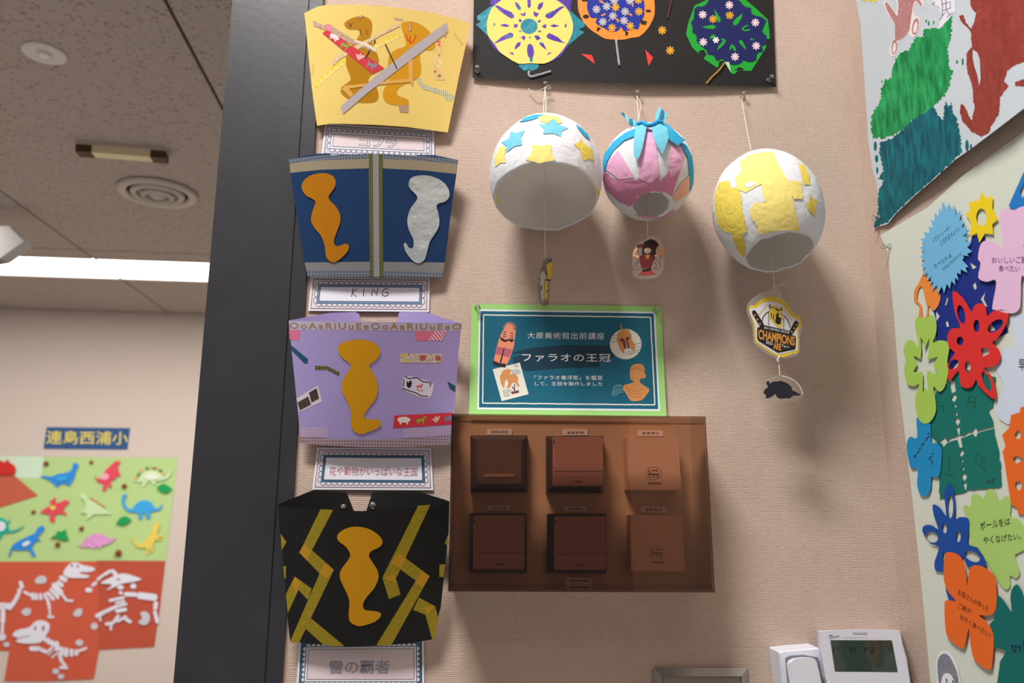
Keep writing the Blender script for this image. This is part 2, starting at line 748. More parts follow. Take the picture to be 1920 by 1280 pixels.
for i in range(len(us) - 1):
    for j in range(len(vs_) - 1):
        if j == 2 and us[i] < 0:
            continue                     # the lamp recess
        u0, u1, v0, v1 = us[i] + g, us[i + 1] - g, vs_[j] + g, vs_[j + 1] - g
        foot = [BR(u0, v0), BR(u1, v0), BR(u1, v1), BR(u0, v1)]
        prism('ceiling_panel', foot, CEIL, CEIL + 0.0119, BOARD, ceiling)
EMIT = bpy.data.materials.new('lit white diffuser')
EMIT.use_nodes = True
eb = EMIT.node_tree.nodes['Principled BSDF']
eb.inputs['Emission Color'].default_value = (1, 0.98, 0.95, 1)
eb.inputs['Emission Strength'].default_value = 5.0
LW = mat('painted metal white', (205, 195, 185), 0.5)
# the lamp band: diffusers one beside the other
for k, (u0, u1, lb) in enumerate(((-1.58 * KS, -0.30 * KS, 'right long white lit ceiling lamp, beside the dark post'),
                                  (-2.86 * KS, -1.60 * KS, 'left long white lit ceiling lamp, cut by the picture edge'))):
    t = thing('ceiling_lamp', BR((u0 + u1) / 2, 3.87 * KS, CEIL), lb, 'lamp', 'lit ceiling lamps in a row')
    prism('diffuser', [BR(u0, 3.706 * KS), BR(u1, 3.706 * KS), BR(u1, 4.034 * KS), BR(u0, 4.034 * KS)], CEIL + 0.004, CEIL + 0.010, EMIT, t)
    prism('frame', [BR(u0 - 0.008, 3.702 * KS), BR(u0, 3.702 * KS), BR(u0, 4.038 * KS), BR(u0 - 0.008, 4.038 * KS)], CEIL - 0.004, CEIL + 0.0115, LW, t)
    prism('frame', [BR(u0, 3.702 * KS), BR(u1, 3.702 * KS), BR(u1, 3.706 * KS), BR(u0, 3.706 * KS)], CEIL - 0.001, CEIL + 0.0115, LW, t)

# dark post at the end of the wall (steel door casing)
STEEL = mat('dark grey painted steel', (46, 46, 50), 0.36, 0.5, bump=0.04, bscale=70, vary=0.1, vscale=14)
post = thing('trim_1', POSTL, 'dark grey painted steel casing between the two rooms', 'door casing')
post['kind'] = 'structure'
PL, PR_ = POSTL.copy(), XL.copy()
pc = PL + (PR_ - PL) * 0.84
prism('casing_face', [PL + NM * 0.012 - TM * 0.004, pc + NM * 0.012, pc - NM * 0.165, PL - NM * 0.165 - TM * 0.004], 0, CEIL - 0.002, STEEL, post)
prism('casing_edge', [pc + NM * 0.009, PR_ + NM * 0.009, PR_ + NM * 0.0005, pc + NM * 0.0005], 0, CEIL - 0.002, STEEL, post)

# ------------------------------------------------------------------ next room: ceiling fittings
Zv = Z(0, 0, 2.1333)
CW = mat('cream fitting', (200, 188, 176), 0.5)
CWL = mat('pale fitting', (222, 214, 206), 0.45)
DK = mat('dark slot', (40, 34, 30), 0.8)
dn = Vector((0, 0, -1))
c = C_(*Zv([(178, 210)])[0])
t = thing('recessed_spotlight', c, 'small round pale recessed spotlight in the ceiling boards', 'spotlight')
lathe('rim', c - dn * 0.0, dn, [(-0.002, 0.068), (0.005, 0.068), (0.008, 0.063), (0.008, 0.04), (0.005, 0.034)], CWL, t, 28)
lathe('lens', c, dn, [(0.003, 0.021), (0.013, 0.02), (0.018, 0.012), (0.019, 0.004)], mat('glass lens', (235, 235, 235), 0.1, 0.8), t, 16)
c = C_(*Zv([(632, 765)])[0])
t = thing('air_diffuser', c, 'round ceiling air vent with concentric cream rings', 'air vent')
for nm, r0, r1, z in (('outer_ring', 0.180, 0.130, 0.0), ('middle_ring', 0.121, 0.086, 0.006), ('inner_ring', 0.074, 0.046, 0.014)):
    lathe(nm, c, dn, [(0.002 + z, r0), (0.010 + z, r0 + 0.001), (0.024 + z, r0 - 0.014), (0.020 + z, r1 + 0.012), (-0.0 + z, r1), (0.001 + z, r1 + 0.01)], CW, t, 36)
lathe('throat', c, dn, [(0.0005, 0.15), (0.002, 0.15), (0.002, 0.02)], DK, t, 28)
lathe('center_cone', c, dn, [(0.006, 0.040), (0.028, 0.036), (0.038, 0.014), (0.040, 0.002)], CW, t, 20)
a, b = Zv([(312, 600), (668, 628)])
pa, pb = C_(a[0], a[1], 0.03), C_(b[0], b[1], 0.03)
t = thing('ceiling_tube_fixture', (pa + pb) / 2, 'narrow cream ceiling fixture with dark end caps', 'light fixture')
ax = (pb - pa).normalized()
sd = Vector((0, 0, 1)).cross(ax)


def beam(nm, p, q, wd, z0, z1, m_, par):
    d = (q - p).normalized()
    s2 = Vector((0, 0, 1)).cross(d) * wd / 2
    return loft(nm, [[Vector((v.x, v.y, CEIL - z0)) for v in (p - s2, p + s2, q + s2, q - s2)],
                     [Vector((v.x, v.y, CEIL - z1)) for v in (p - s2, p + s2, q + s2, q - s2)]], m_, par)


beam('base', pa, pb, 0.066, 0.0, 0.016, CW, t)
beam('tube_cover', pa + ax * 0.06, pb - ax * 0.06, 0.052, 0.016, 0.046, mat('yellowed tube cover', (236, 222, 180), 0.4), t)
beam('end_cap', pa, pa + ax * 0.058, 0.06, 0.016, 0.048, mat('brown cap', (84, 62, 40), 0.5), t)
beam('end_cap', pb - ax * 0.058, pb, 0.06, 0.016, 0.048, MATS['brown cap'], t)
# grey box hanging at the picture edge
p = Zv([(-110, 905), (35, 903), (95, 965), (0, 1032), (-110, 1050)])
Pv = Plane(BR(-2.4 * KS, 3.0 * KS), -VB)
q = [Pv(*v) for v in p]
GB = mat('grey plastic housing', (132, 128, 124), 0.5)
t = thing('projector', q[1], 'grey box projector hung under the ceiling at the left picture edge', 'projector')
loft('housing', [q, [v + VB * 0.09 for v in q]], GB, t)
qq = [Vector((q[0].x + 0.05, q[0].y + 0.04, z)) for z in (q[0].z, CEIL)]
tube('ceiling_pole', [qq[0], qq[1]], 0.02, GB, t, 10)
z = q[0].z

# ------------------------------------------------------------------ next room: sign and dinosaur mural
Zt = Z(0, 780, 4.5714)
Zu = Z(0, 1030, 5.12)
sign = sheet('school_name_sign', Zt([(400, 93), (1115, 102), (1092, 287), (372, 280)]), B_, 0.002, mat('navy blue card', (52, 88, 136)), th=0.002)
tag(sign, 'blue strip sign with yellow characters above the dinosaur mural', 'sign')
text('lettering', '連島西浦小', Zt([(400, 122), (1100, 132), (1095, 246), (395, 238)]), B_, 0.0045, mat('yellow print', (236, 214, 92)), sign, bold=0.009)
ctr = B_(150, 1050)
mural = thing('dinosaur_mural', ctr, 'large green and rust-red paper mural of dinosaurs and skeletons in the next room', 'mural')
GRN = mat('light green mural paper', (184, 212, 140), 0.85, bump=0.1, bscale=20)
PGR = mat('pale mint paper', (206, 228, 200), 0.85)
RST = mat('rust red mural paper', (206, 92, 66), 0.85, bump=0.1, bscale=18)
RST2 = mat('darker rust mural paper', (190, 84, 62), 0.85, bump=0.1, bscale=18)
VOL = mat('volcano brown paper', (196, 98, 74), 0.85)
sheet('grass_paper', Zt([(-260, 342), (1522, 358), (1420, 1245), (-260, 1248)]), B_, 0.003, GRN, mural, th=0.001)
sheet('sky_paper', Zt([(-260, 338), (380, 346), (352, 530), (-260, 520)]), B_, 0.0045, PGR, mural, th=0.0005)
sheet('soil_paper', Zu([(930, 105), (1588, 108), (1535, 560), (1480, 935), (935, 965)]), B_, 0.003, RST2, mural, th=0.001)
sheet('soil_paper', Zu([(-260, 115), (250, 115), (200, 975), (-260, 968)]), B_, 0.0035, RST, mural, th=0.001)
sheet('soil_paper', Zu([(140, 116), (940, 112), (950, 960), (900, 1240), (480, 1262), (40, 1262), (90, 970)]), B_, 0.0055, RST, mural, th=0.001)
sheet('volcano', Zt([(-200, 560), (0, 490), (110, 495), (328, 682), (0, 785), (-250, 830)]), B_, 0.006, VOL, mural, th=0.002)
sheet('lava', smooth_closed(Zt([(-60, 390), (0, 380), (40, 395), (65, 370), (85, 400), (120, 420), (135, 465), (115, 500), (60, 500), (0, 505), (-60, 500)]), 3), B_, 0.009, mat('lava red paper', (206, 46, 40), 0.7, bump=0.6, bscale=25), mural, th=0.012)
DB = mat('dinosaur blue', (48, 140, 222), 0.55)
DB2 = mat('dinosaur sky blue', (62, 166, 226), 0.55)
DR = mat('dinosaur red', (228, 74, 92), 0.55)
DP = mat('dinosaur pink', (222, 154, 204), 0.6, vary=0.2, vscale=60)
DY = mat('dinosaur yellow', (232, 206, 96), 0.6)
DG = mat('dinosaur mint', (204, 228, 176), 0.6)
DT = mat('dinosaur teal', (26, 176, 152), 0.55)
SHINE = mat('silver sticker film', (230, 232, 240), 0.25, 0.6)


def dino(nm, pts, m_, patch=None, pm=None, extra=()):
    o = sheet(nm, smooth_closed(Zt(pts), 3), B_, 0.006, m_, mural, th=0.010)
    if patch:
        sheet('body_patch', smooth_closed(Zt(patch), 3), B_, 0.017, pm or SHINE, o, th=0.006)
    for e, em in extra:
        sheet('spike', Zt(e), B_, 0.010, em, o, th=0.005)
    return o


dino('long_neck_dinosaur', [(345, 520), (380, 512), (440, 518), (500, 495), (590, 478), (622, 440), (628, 405), (650, 400), (672, 425), (650, 470), (632, 540), (605, 570), (600, 600), (575, 585), (540, 578), (505, 590), (490, 610), (460, 580), (420, 550), (380, 530)], DB, [(480, 530), (540, 512), (580, 520), (555, 550), (500, 555)], DB2)
dino('standing_dinosaur', [(810, 515), (850, 540), (880, 520), (900, 470), (950, 420), (985, 390), (1020, 385), (1032, 402), (1010, 420), (1015, 470), (1035, 512), (1010, 508), (985, 540), (945, 560), (958, 605), (940, 615), (920, 580), (908, 635), (878, 635), (885, 580), (840, 565)], DR, [(860, 520), (890, 490), (930, 500), (925, 535), (880, 545)], mat('pink film', (244, 170, 190), 0.3))
o = dino('dome_dinosaur', [(1140, 550), (1185, 545), (1210, 500), (1260, 465), (1330, 462), (1380, 490), (1410, 520), (1450, 480), (1462, 440), (1470, 470), (1450, 520), (1400, 548), (1340, 560), (1325, 588), (1305, 580), (1290, 560), (1255, 570), (1235, 605), (1215, 590), (1225, 562), (1175, 565)], DG, [(1240, 530), (1270, 490), (1330, 490), (1360, 530), (1300, 545)], mat('pale film', (232, 238, 214), 0.4))
for k, (x, y) in enumerate(((1170, 525), (1187, 500), (1212, 470), (1260, 448), (1292, 446), (1322, 448), (1350, 452), (1376, 468), (1395, 495))):
    sheet('back_plate', Zt(ell(x, y, 14, 14, 6)), B_, 0.008, mat('plate orange', (230, 170, 90)) if k % 2 == 0 else mat('plate green', (40, 130, 96)), o, th=0.006)
dino('winged_dinosaur', [(345, 825), (380, 795), (440, 760), (425, 730), (450, 715), (470, 695), (478, 720), (470, 745), (520, 735), (555, 718), (598, 735), (570, 760), (545, 800), (540, 815), (568, 830), (560, 852), (530, 835), (470, 850), (468, 905), (425, 895), (430, 850), (385, 835)], DR, [(425, 780), (460, 765), (480, 785), (450, 805)], DY)
o = dino('pale_finned_dinosaur', [(685, 700), (700, 665), (725, 665), (750, 700), (800, 730), (860, 770), (910, 810), (955, 838), (905, 840), (850, 840), (800, 845), (770, 870), (735, 888), (750, 850), (725, 830), (690, 832), (720, 810), (735, 770), (720, 715)], DG)
sheet('fin', Zt([(760, 690), (790, 705), (905, 780), (895, 785), (780, 715)]), B_, 0.012, mat('fin red', (212, 110, 92)), o, th=0.004)
dino('blue_brontosaurus', [(1050, 680), (1070, 668), (1090, 680), (1070, 700), (1072, 750), (1100, 790), (1135, 790), (1170, 745), (1230, 720), (1290, 735), (1330, 785), (1365, 780), (1385, 752), (1388, 775), (1360, 808), (1310, 815), (1285, 830), (1285, 872), (1252, 872), (1245, 832), (1218, 835), (1218, 880), (1188, 878), (1180, 828), (1110, 822), (1065, 790), (1042, 730)], DB2)
dino('teal_horned_dinosaur', [(-80, 900), (-20, 870), (40, 880), (60, 910), (85, 880), (72, 925), (80, 975), (130, 975), (205, 940), (150, 985), (80, 1000), (30, 1005), (0, 1055), (-60, 1010)], DT, [(-40, 920), (20, 900), (50, 940), (20, 985), (-40, 970)], SHINE)
dino('running_dinosaur', [(70, 1205), (85, 1160), (105, 1110), (150, 1075), (230, 1035), (300, 1000), (325, 955), (365, 940), (382, 965), (365, 990), (330, 1030), (322, 1048), (350, 1065), (310, 1070), (285, 1105), (270, 1130), (305, 1190), (280, 1202), (250, 1150), (220, 1145), (150, 1148), (110, 1140), (88, 1190)], DB, [(190, 1095), (230, 1070), (260, 1075), (240, 1105), (200, 1115)], SHINE)
dino('pink_armoured_dinosaur', [(665, 1100), (700, 1105), (725, 1060), (770, 1020), (840, 1005), (910, 1025), (940, 1055), (990, 1035), (975, 1065), (920, 1100), (870, 1115), (862, 1140), (840, 1125), (810, 1120), (795, 1145), (775, 1120), (710, 1125)], DP)
dino('yellow_dinosaur', [(1125, 1045), (1150, 1060), (1170, 1095), (1205, 1095), (1250, 1050), (1300, 990), (1315, 930), (1345, 908), (1368, 940), (1350, 985), (1345, 1015), (1395, 1025), (1390, 1038), (1350, 1040), (1385, 1060), (1370, 1070), (1335, 1060), (1310, 1110), (1312, 1160), (1295, 1165), (1285, 1120), (1275, 1180), (1255, 1178), (1255, 1130), (1200, 1130), (1150, 1100)], DY)
LEAF = mat('leaf green paper', (24, 158, 84), 0.7, bump=0.5, bscale=30)
for pts in ([(1342, 610), (1380, 585), (1408, 578), (1440, 595), (1472, 620), (1450, 650), (1405, 660), (1365, 640)],
            [(995, 920), (1030, 870), (1080, 855), (1125, 885), (1100, 915), (1045, 937)],
            [(432, 1042), (490, 1010), (485, 985), (530, 990), (560, 968), (568, 1015), (588, 1060), (530, 1062), (490, 1045)]):
    sheet('leaf_tuft', Zt(pts), B_, 0.006, LEAF, mural, th=0.015)
NUT = mat('brown bead', (140, 66, 40), 0.6)
for x, y, r in ((400, 408, 20), (786, 396, 15), (1070, 600, 20), (292, 822, 16), (703, 962, 18), (500, 1100, 20), (1020, 1172, 26)):
    p = B_(*Zt([(x, y)])[0], 0.005)
    rr = r / 4.57 / F * 4.7 * KS
    lathe('bead', p, -VB, [(0, rr * 0.7), (rr * 0.5, rr), (rr, rr * 0.9), (rr * 1.5, rr * 0.5), (rr * 1.65, rr * 0.1)], NUT, mural, 10)
BONE = mat('white bone clay', (228, 226, 236), 0.7)


def bones(nm, polys, sm=3, h=0.008):
    """one skeleton: skull first, the other bones are its sub-parts"""
    o = sheet(nm, smooth_closed(Zu(polys[0]), sm), B_, h, BONE, mural, th=0.008)
    for p in polys[1:]:
        sheet('bone', smooth_closed(Zu(p), 2) if len(p) > 6 else Zu(p), B_, h, BONE, o, th=0.006)
    return o


def bar(x0, y0, x1, y1, w_):
    d = Vector((x1 - x0, y1 - y0))
    n = Vector((-d.y, d.x)).normalized() * w_ / 2
    e = d.normalized() * w_ * 0.3
    return [(x0 + n.x, y0 + n.y), (x1 + n.x, y1 + n.y), (x1 + e.x, y1 + e.y), (x1 - n.x, y1 - n.y), (x0 - n.x, y0 - n.y), (x0 - e.x, y0 - e.y)]


o = bones('open_jaw_skeleton', [[(608, 235), (625, 185), (680, 130), (740, 125), (800, 150), (900, 172), (905, 198), (860, 215), (780, 215), (765, 222), (790, 235), (850, 245), (855, 260), (820, 272), (700, 272), (640, 262)],
      bar(580, 265, 635, 295, 45), bar(555, 310, 600, 345, 40), bar(515, 335, 585, 420, 60), bar(485, 380, 560, 465, 32), bar(455, 410, 515, 480, 32),
      bar(230, 405, 300, 440, 26), bar(315, 420, 318, 475, 34), bar(350, 425, 352, 478, 30), bar(390, 425, 392, 478, 30), bar(430, 420, 440, 470, 30),
      bar(455, 470, 475, 560, 30), bar(475, 560, 480, 640, 20), bar(460, 645, 515, 645, 26), bar(590, 420, 640, 490, 26), bar(640, 490, 700, 490, 22)])
for x, y in ((745, 160), (690, 152)):
    sheet('eye_hole', Zu(ell(x, y, 11, 14, 8)), B_, 0.017, mat('brown ink', (150, 84, 70)), o, th=0.0005)
o = bones('big_head_skeleton', [[(122, 825), (160, 775), (280, 745), (340, 690), (410, 680), (470, 710), (475, 760), (440, 830), (390, 890), (290, 902), (190, 895), (150, 875), (175, 850)],
      bar(430, 845, 440, 880, 34), bar(465, 855, 470, 905, 34), bar(500, 875, 505, 925, 32), bar(540, 890, 550, 960, 50), bar(590, 940, 590, 1010, 40), bar(635, 950, 635, 1020, 44),
      bar(685, 960, 688, 1020, 36), bar(730, 965, 735, 1010, 36), bar(750, 975, 830, 945, 26), bar(290, 950, 380, 950, 46), bar(370, 950, 450, 985, 36), bar(450, 990, 500, 940, 22),
      bar(460, 1020, 520, 960, 10), bar(495, 1040, 555, 985, 14), bar(570, 1000, 590, 1070, 36), bar(590, 1070, 630, 1120, 30), bar(575, 1130, 645, 1135, 30)])
for x, y, rx, ry in ((338, 755, 10, 22), (415, 755, 12, 26)):
    sheet('eye_hole', Zu(ell(x, y, rx, ry, 8)), B_, 0.017, MATS['brown ink'], o, th=0.0005)
strokes('mouth_line', [Zu([(160, 858), (220, 840), (285, 825)])], 1.4, B_, 0.0175, MATS['brown ink'], o)
o = bones('beaked_skeleton', [[(965, 322), (1060, 270), (1140, 235), (1210, 232), (1290, 255), (1358, 285), (1280, 310), (1180, 325), (1120, 350), (1020, 392), (1075, 335)],
      ell(1157, 362, 32, 22, 10), ell(1280, 350, 28, 26, 10), ell(1160, 414, 20, 18, 8), bar(1200, 428, 1310, 432, 42), bar(1330, 440, 1495, 460, 66), bar(1498, 505, 1490, 570, 40), bar(1485, 590, 1512, 700, 34),
      bar(1050, 490, 1190, 460, 28), bar(1110, 515, 1195, 495, 24), bar(1130, 545, 1215, 520, 26), bar(1115, 590, 1210, 572, 38), bar(1120, 545, 1000, 600, 34), bar(1000, 600, 925, 640, 40), bar(960, 640, 965, 685, 20),
      bar(1140, 630, 1090, 700, 30), bar(1090, 705, 1015, 715, 30), bar(1065, 720, 1065, 770, 22), bar(1130, 690, 1210, 640, 26), bar(1205, 665, 1255, 695, 34),
      bar(830, 388, 875, 388, 44), bar(885, 345, 925, 315, 30), bar(935, 290, 990, 245, 26), bar(1000, 240, 1060, 205, 30), bar(1075, 200, 1115, 240, 38)])
sheet('eye_hole', Zu(ell(1135, 285, 20, 8, 8)), B_, 0.017, MATS['brown ink'], o, th=0.0005)
o = bones('tail_skeleton', [ell(90, 545, 34, 34, 10), bar(195, 310, 215, 365, 36), bar(190, 375, 180, 425, 36), bar(175, 430, 155, 475, 40), bar(150, 480, 120, 530, 40), bar(-60, 530, 60, 525, 34), bar(-60, 565, 60, 560, 30),
      bar(30, 585, 25, 700, 44), bar(25, 715, 20, 810, 30), bar(0, 850, 42, 830, 60)])
ROCK = mat('pale painted stone', (206, 202, 210), 0.8)
for p in ([(335, 300), (360, 262), (410, 250), (445, 270), (440, 315), (390, 328), (350, 325)], [(205, 590), (250, 560), (295, 570), (295, 610), (260, 636), (220, 625)],
          [(700, 630), (730, 575), (785, 565), (788, 610), (760, 645)], [(1345, 605), (1390, 592), (1435, 620), (1438, 680), (1400, 725), (1345, 715), (1330, 690), (1365, 655)],
          ell(905, 735, 34, 34, 9), ell(762, 893, 38, 32, 9), ell(62, 910, 32, 24, 9), ell(535, 1168, 34, 28, 9), ell(585, 1218, 32, 26, 9), ell(1010, -400, 1, 1, 5)):
    if p[0][1] < 0:
        continue
    sheet('stone', smooth_closed(Zu(p), 2), B_, 0.008, ROCK, mural, th=0.006)

# ------------------------------------------------------------------ side wall: painting of animals
Zn = Z(1590, 0, 2.9767)


def lift(px, py):
    a = max(0.0, min(1.0, (px - 1650) / 230))
    b = max(0.0, min(1.0, (py - (-100)) / 500))
    return 0.003 + 0.022 * a * b


PAINTED = Bent(R_, lift)
PAINTED.n = R_.n
WHT = mat('white drawing paper', (190, 199, 207), 0.85, bump=0.12, bscale=60)
painting = thing('animal_painting', R_(1740, 150), 'white sheet with green, teal and red-brown poster paint on the side wall', 'painting')
sheet('paper', Zn([(40, -200), (45, 0), (70, 140), (90, 430), (115, 800), (140, 960), (160, 1030), (170, 1170), (140, 1272), (222, 1250), (265, 1195), (380, 1085), (480, 1000), (600, 890), (680, 835), (800, 745), (982, 605), (1250, 395), (1250, -200)]),
      PAINTED, 0.0, WHT, painting, th=0.0005, grid=(12, 30))


def paint(name, rgb, rgb2, rough=0.6):
    M = mat(name, rgb, rough, 0.18, bump=0.25, bscale=160)
    nt = M.node_tree
    b = nt.nodes['Principled BSDF']
    tc = nt.nodes.new('ShaderNodeTexCoord')
    mp = nt.nodes.new('ShaderNodeMapping')
    mp.inputs['Scale'].default_value = (90, 90, 30)
    mp.inputs['Rotation'].default_value = (0.5, 0, 0)
    nt.links.new(tc.outputs['Object'], mp.inputs[0])
    n = nt.nodes.new('ShaderNodeTexNoise')
    n.inputs['Scale'].default_value = 1
    n.inputs['Detail'].default_value = 5
    nt.links.new(mp.outputs[0], n.inputs['Vector'])
    cr = nt.nodes.new('ShaderNodeValToRGB')
    cr.color_ramp.elements[0].position = 0.35
    cr.color_ramp.elements[1].position = 0.68
    cr.color_ramp.elements[0].color = tuple(lin(q) for q in rgb) + (1,)
    cr.color_ramp.elements[1].color = tuple(lin(q) for q in rgb2) + (1,)
    nt.links.new(n.outputs[0], cr.inputs[0])
    nt.links.new(cr.outputs[0], b.inputs['Base Color'])
    return M


PG = paint('green poster paint', (0, 112, 62), (44, 166, 94))
PT = paint('teal poster paint', (0, 72, 92), (4, 114, 122))
PRD = paint('red brown poster paint', (132, 52, 46), (150, 64, 56))
GREEN = [(130, 650), (180, 560), (185, 500), (205, 440), (240, 440), (250, 360), (275, 310), (300, 290), (325, 285), (345, 270), (365, 230), (390, 200), (420, 205), (428, 160), (450, 165), (470, 150), (500, 160), (520, 155), (545, 120), (580, 90), (575, 200), (555, 270), (565, 380), (585, 390), (565, 480), (540, 530), (520, 560), (480, 590), (420, 640), (360, 670), (320, 720), (260, 750), (190, 770), (140, 770), (130, 720)]
sheet('green_paint', rough_edge(Zn(GREEN), 2.2, 2.4, 3), PAINTED, 0.0007, PG, painting, th=0.0003, grid=(12, 30))
TEAL = [(180, 790), (240, 775), (290, 740), (330, 700), (370, 660), (430, 625), (480, 600), (500, 640), (530, 670), (545, 560), (560, 600), (575, 570), (590, 640), (605, 660), (620, 720), (632, 800), (635, 850), (600, 885), (480, 995), (380, 1080), (265, 1190), (240, 1220), (218, 1240), (145, 1268), (170, 1170), (165, 1080), (200, 1000), (165, 1000), (195, 960), (185, 900), (175, 850)]
sheet('teal_paint', rough_edge(Zn(TEAL), 2.4, 1.8, 5), PAINTED, 0.0008, PT, painting, th=0.0003, grid=(12, 30))
for k, (x, y, rx, ry) in enumerate(((152, 815, 9, 28), (160, 885, 10, 22), (163, 950, 6, 20), (664, 812, 10, 34), (686, 820, 6, 18), (436, 118, 4, 9), (450, 130, 5, 14), (478, 125, 4, 12), (190, 455, 4, 6), (608, 345, 6, 10), (640, 345, 5, 22))):
    sheet('paint_dab', Zn(ell(x, y, rx, ry, 9)), PAINTED, 0.0009, PT if k < 5 else PG, painting, th=0.0003)
REDP = [(680, -150), (680, 10), (690, 50), (715, 70), (705, 120), (690, 160), (660, 130), (640, 80), (620, 90), (630, 120), (660, 145), (685, 180), (690, 260), (665, 290), (660, 330), (665, 400), (690, 470), (700, 560), (705, 610), (690, 670), (670, 640), (655, 600), (632, 575), (622, 620), (640, 680), (690, 735), (740, 762), (785, 745), (800, 700), (840, 640), (850, 540), (895, 480), (870, 455), (890, 395), (930, 365), (982, 345), (1240, 330), (1240, -150)]
HOLE = [(695, 275), (720, 290), (735, 330), (740, 440), (732, 480), (722, 420), (705, 370), (695, 320)]
sheet('red_brown_paint', rough_edge(Zn(REDP), 3, 1.0, 8), PAINTED, 0.0008, PRD, painting, th=0.0003, holes=[Zn(HOLE)], grid=(12, 30))
sheet('red_brown_paint', rough_edge(Zn([(930, 460), (982, 440), (1150, 400), (1150, 440), (990, 480), (935, 478)]), 3, 1, 9), PAINTED, 0.0011, PRD, painting, th=0.0003, grid=(12, 30))
PK = mat('pencil pink brown', (176, 124, 124), 0.8, vary=0.25, vscale=260)
CUT = mat('cut-out edge paper', (226, 216, 218), 0.85)
rab = [(200, 5), (225, 15), (255, 60), (268, 75), (275, 20), (262, -20), (300, -120), (380, -130), (380, -40), (420, 10), (418, 45), (385, 20), (372, 30), (368, 80), (398, 100), (400, 150), (385, 190), (360, 210), (340, 195), (330, 190), (285, 235), (275, 260), (268, 305), (248, 316), (232, 295), (238, 250), (258, 210), (262, 130), (230, 90), (205, 45)]
sheet('rabbit_cutout', smooth_closed(Zn(rab), 3), PAINTED, 0.0012, CUT, painting, th=0.0006, grid=(12, 30))
ins = [(210, 12), (228, 25), (262, 75), (275, 85), (282, 20), (275, -20), (305, -110), (372, -120), (372, -40), (408, 12), (410, 35), (378, 5), (365, 25), (355, 80), (345, 150), (335, 180), (285, 225), (262, 215), (262, 140), (240, 95), (212, 45)]
sheet('pink_shading', smooth_closed(Zn(ins), 3), PAINTED, 0.002, PK, painting, th=0.0002, grid=(12, 30))
sheet('rabbit_foot_shading', Zn(ell(258, 262, 15, 44, 16, 6)), PAINTED, 0.002, PK, painting, th=0.0001, holes=[Zn(ell(258, 268, 9, 30, 14, 6))])
sheet('rabbit_foot_shading', Zn(ell(376, 148, 18, 48, 16, 10)), PAINTED, 0.002, PK, painting, th=0.0001, holes=[Zn(ell(376, 152, 11, 32, 14, 10))])
sheet('lettered_cutout', Zn([(470, -20), (590, -70), (600, 60), (560, 110), (505, 165), (520, 90), (510, 40), (480, 25)]), PAINTED, 0.0013, mat('bluish cut-out paper', (222, 220, 228)), painting, th=0.0005, grid=(12, 30))
strokes('outlined_letter', [Zn(q) for q in ([(520, -10), (528, 30), (524, 95)], [(545, -10), (548, 60), (570, 85)], [(520, 25), (570, 10), (572, 45), (525, 60)], [(512, 110), (540, 70)], [(552, 95), (585, 70)], [(470, 25), (485, 10)])], 1.8, PAINTED, 0.0021, mat('purple grey pencil', (130, 124, 160)), painting)
sheet('yellow_star', Zn([(75, -60), (150, -60), (160, 5), (150, 18), (135, 0), (120, 14), (108, -5), (95, 8), (75, 0)]), PAINTED, 0.0012, mat('bright yellow paper', (226, 204, 40)), painting, th=0.0006)

# ------------------------------------------------------------------ side wall: flower poster
Zo = Z(1640, 330, 3.0476)
Zp = Z(1680, 720, 4.5714)
Zq = Z(1680, 1000, 4.5714)
Zr = Z(1780, 330, 3.2)
poster = thing('flower_poster', R_(1800, 800), 'pale green-grey poster with cut-paper flowers and handwritten wishes on the side wall', 'poster')
PAPER = mat('pale grey green poster paper', (208, 214, 202), 0.85, bump=0.15, bscale=25)
sheet('backing_paper', [(1651, 441), (1689, 418), (1738, 390), (1804, 330), (1852, 295), (2060, 145), (2060, 1420), (1762, 1420), (1745, 1285), (1729, 1109), (1711, 939), (1686, 724), (1676, 592), (1664, 472), (1655, 452)], R_, 0.0012, PAPER, poster, th=0.0006)
INKB = mat('dark ink', (34, 34, 44), 0.6)
INKP = mat('purple ink', (70, 44, 120), 0.6)
INKG = mat('dark teal ink', (20, 84, 104), 0.6)
LV = 0.0020
LSTEP, LTH = 0.0005, 0.0003


def LT(lev):
    return LV + lev * LSTEP + LTH + 0.00015



def bloom(nm, pts, m_, lev, holes=(), sm=0, th=LTH):
    return sheet(nm, smooth_closed(pts, sm) if sm else pts, R_, LV + lev * LSTEP, m_, poster, th=th, holes=holes)


NAVY = mat('navy paper', (26, 46, 132), 0.7)
bloom('navy_paper_cut', Zo([(560, 340), (630, 345), (640, 400), (690, 600), (700, 700), (765, 890), (700, 930), (560, 950), (430, 1120), (410, 1040), (425, 940), (350, 945), (350, 820), (285, 600), (400, 560), (540, 400)]), NAVY, 0,
      holes=[Zo(q) for q in ([(560, 620), (575, 605), (583, 640), (572, 650)], [(605, 700), (635, 655), (622, 700), (645, 745), (630, 742)], [(545, 492), (585, 520), (560, 532)], [(400, 735), (415, 690), (420, 700), (408, 740)],
                                  [(350, 770), (372, 800), (352, 830)], [(405, 830), (418, 828), (425, 858), (412, 862)], [(645, 890), (665, 840), (690, 880)])])
LBL = mat('light blue paper', (112, 180, 222), 0.75)
cx, cy = 405, 425
pts = []
rim = [(395, 155), (440, 160), (490, 200), (515, 270), (545, 310), (520, 330), (548, 380), (550, 450), (510, 465), (540, 540), (490, 560), (470, 610), (430, 640), (380, 670), (330, 650), (310, 600), (275, 560), (265, 490), (262, 410), (270, 340), (310, 290), (330, 230), (370, 180)]
R0 = smooth_closed(rim, 3)
for k, (x, y) in enumerate(R0):
    s_ = 1.02 if k % 2 == 0 else 0.84
    pts.append((cx + (x - cx) * s_, cy + (y - cy) * s_))
f_ = bloom('light_blue_flower', Zo(pts), LBL, 5)
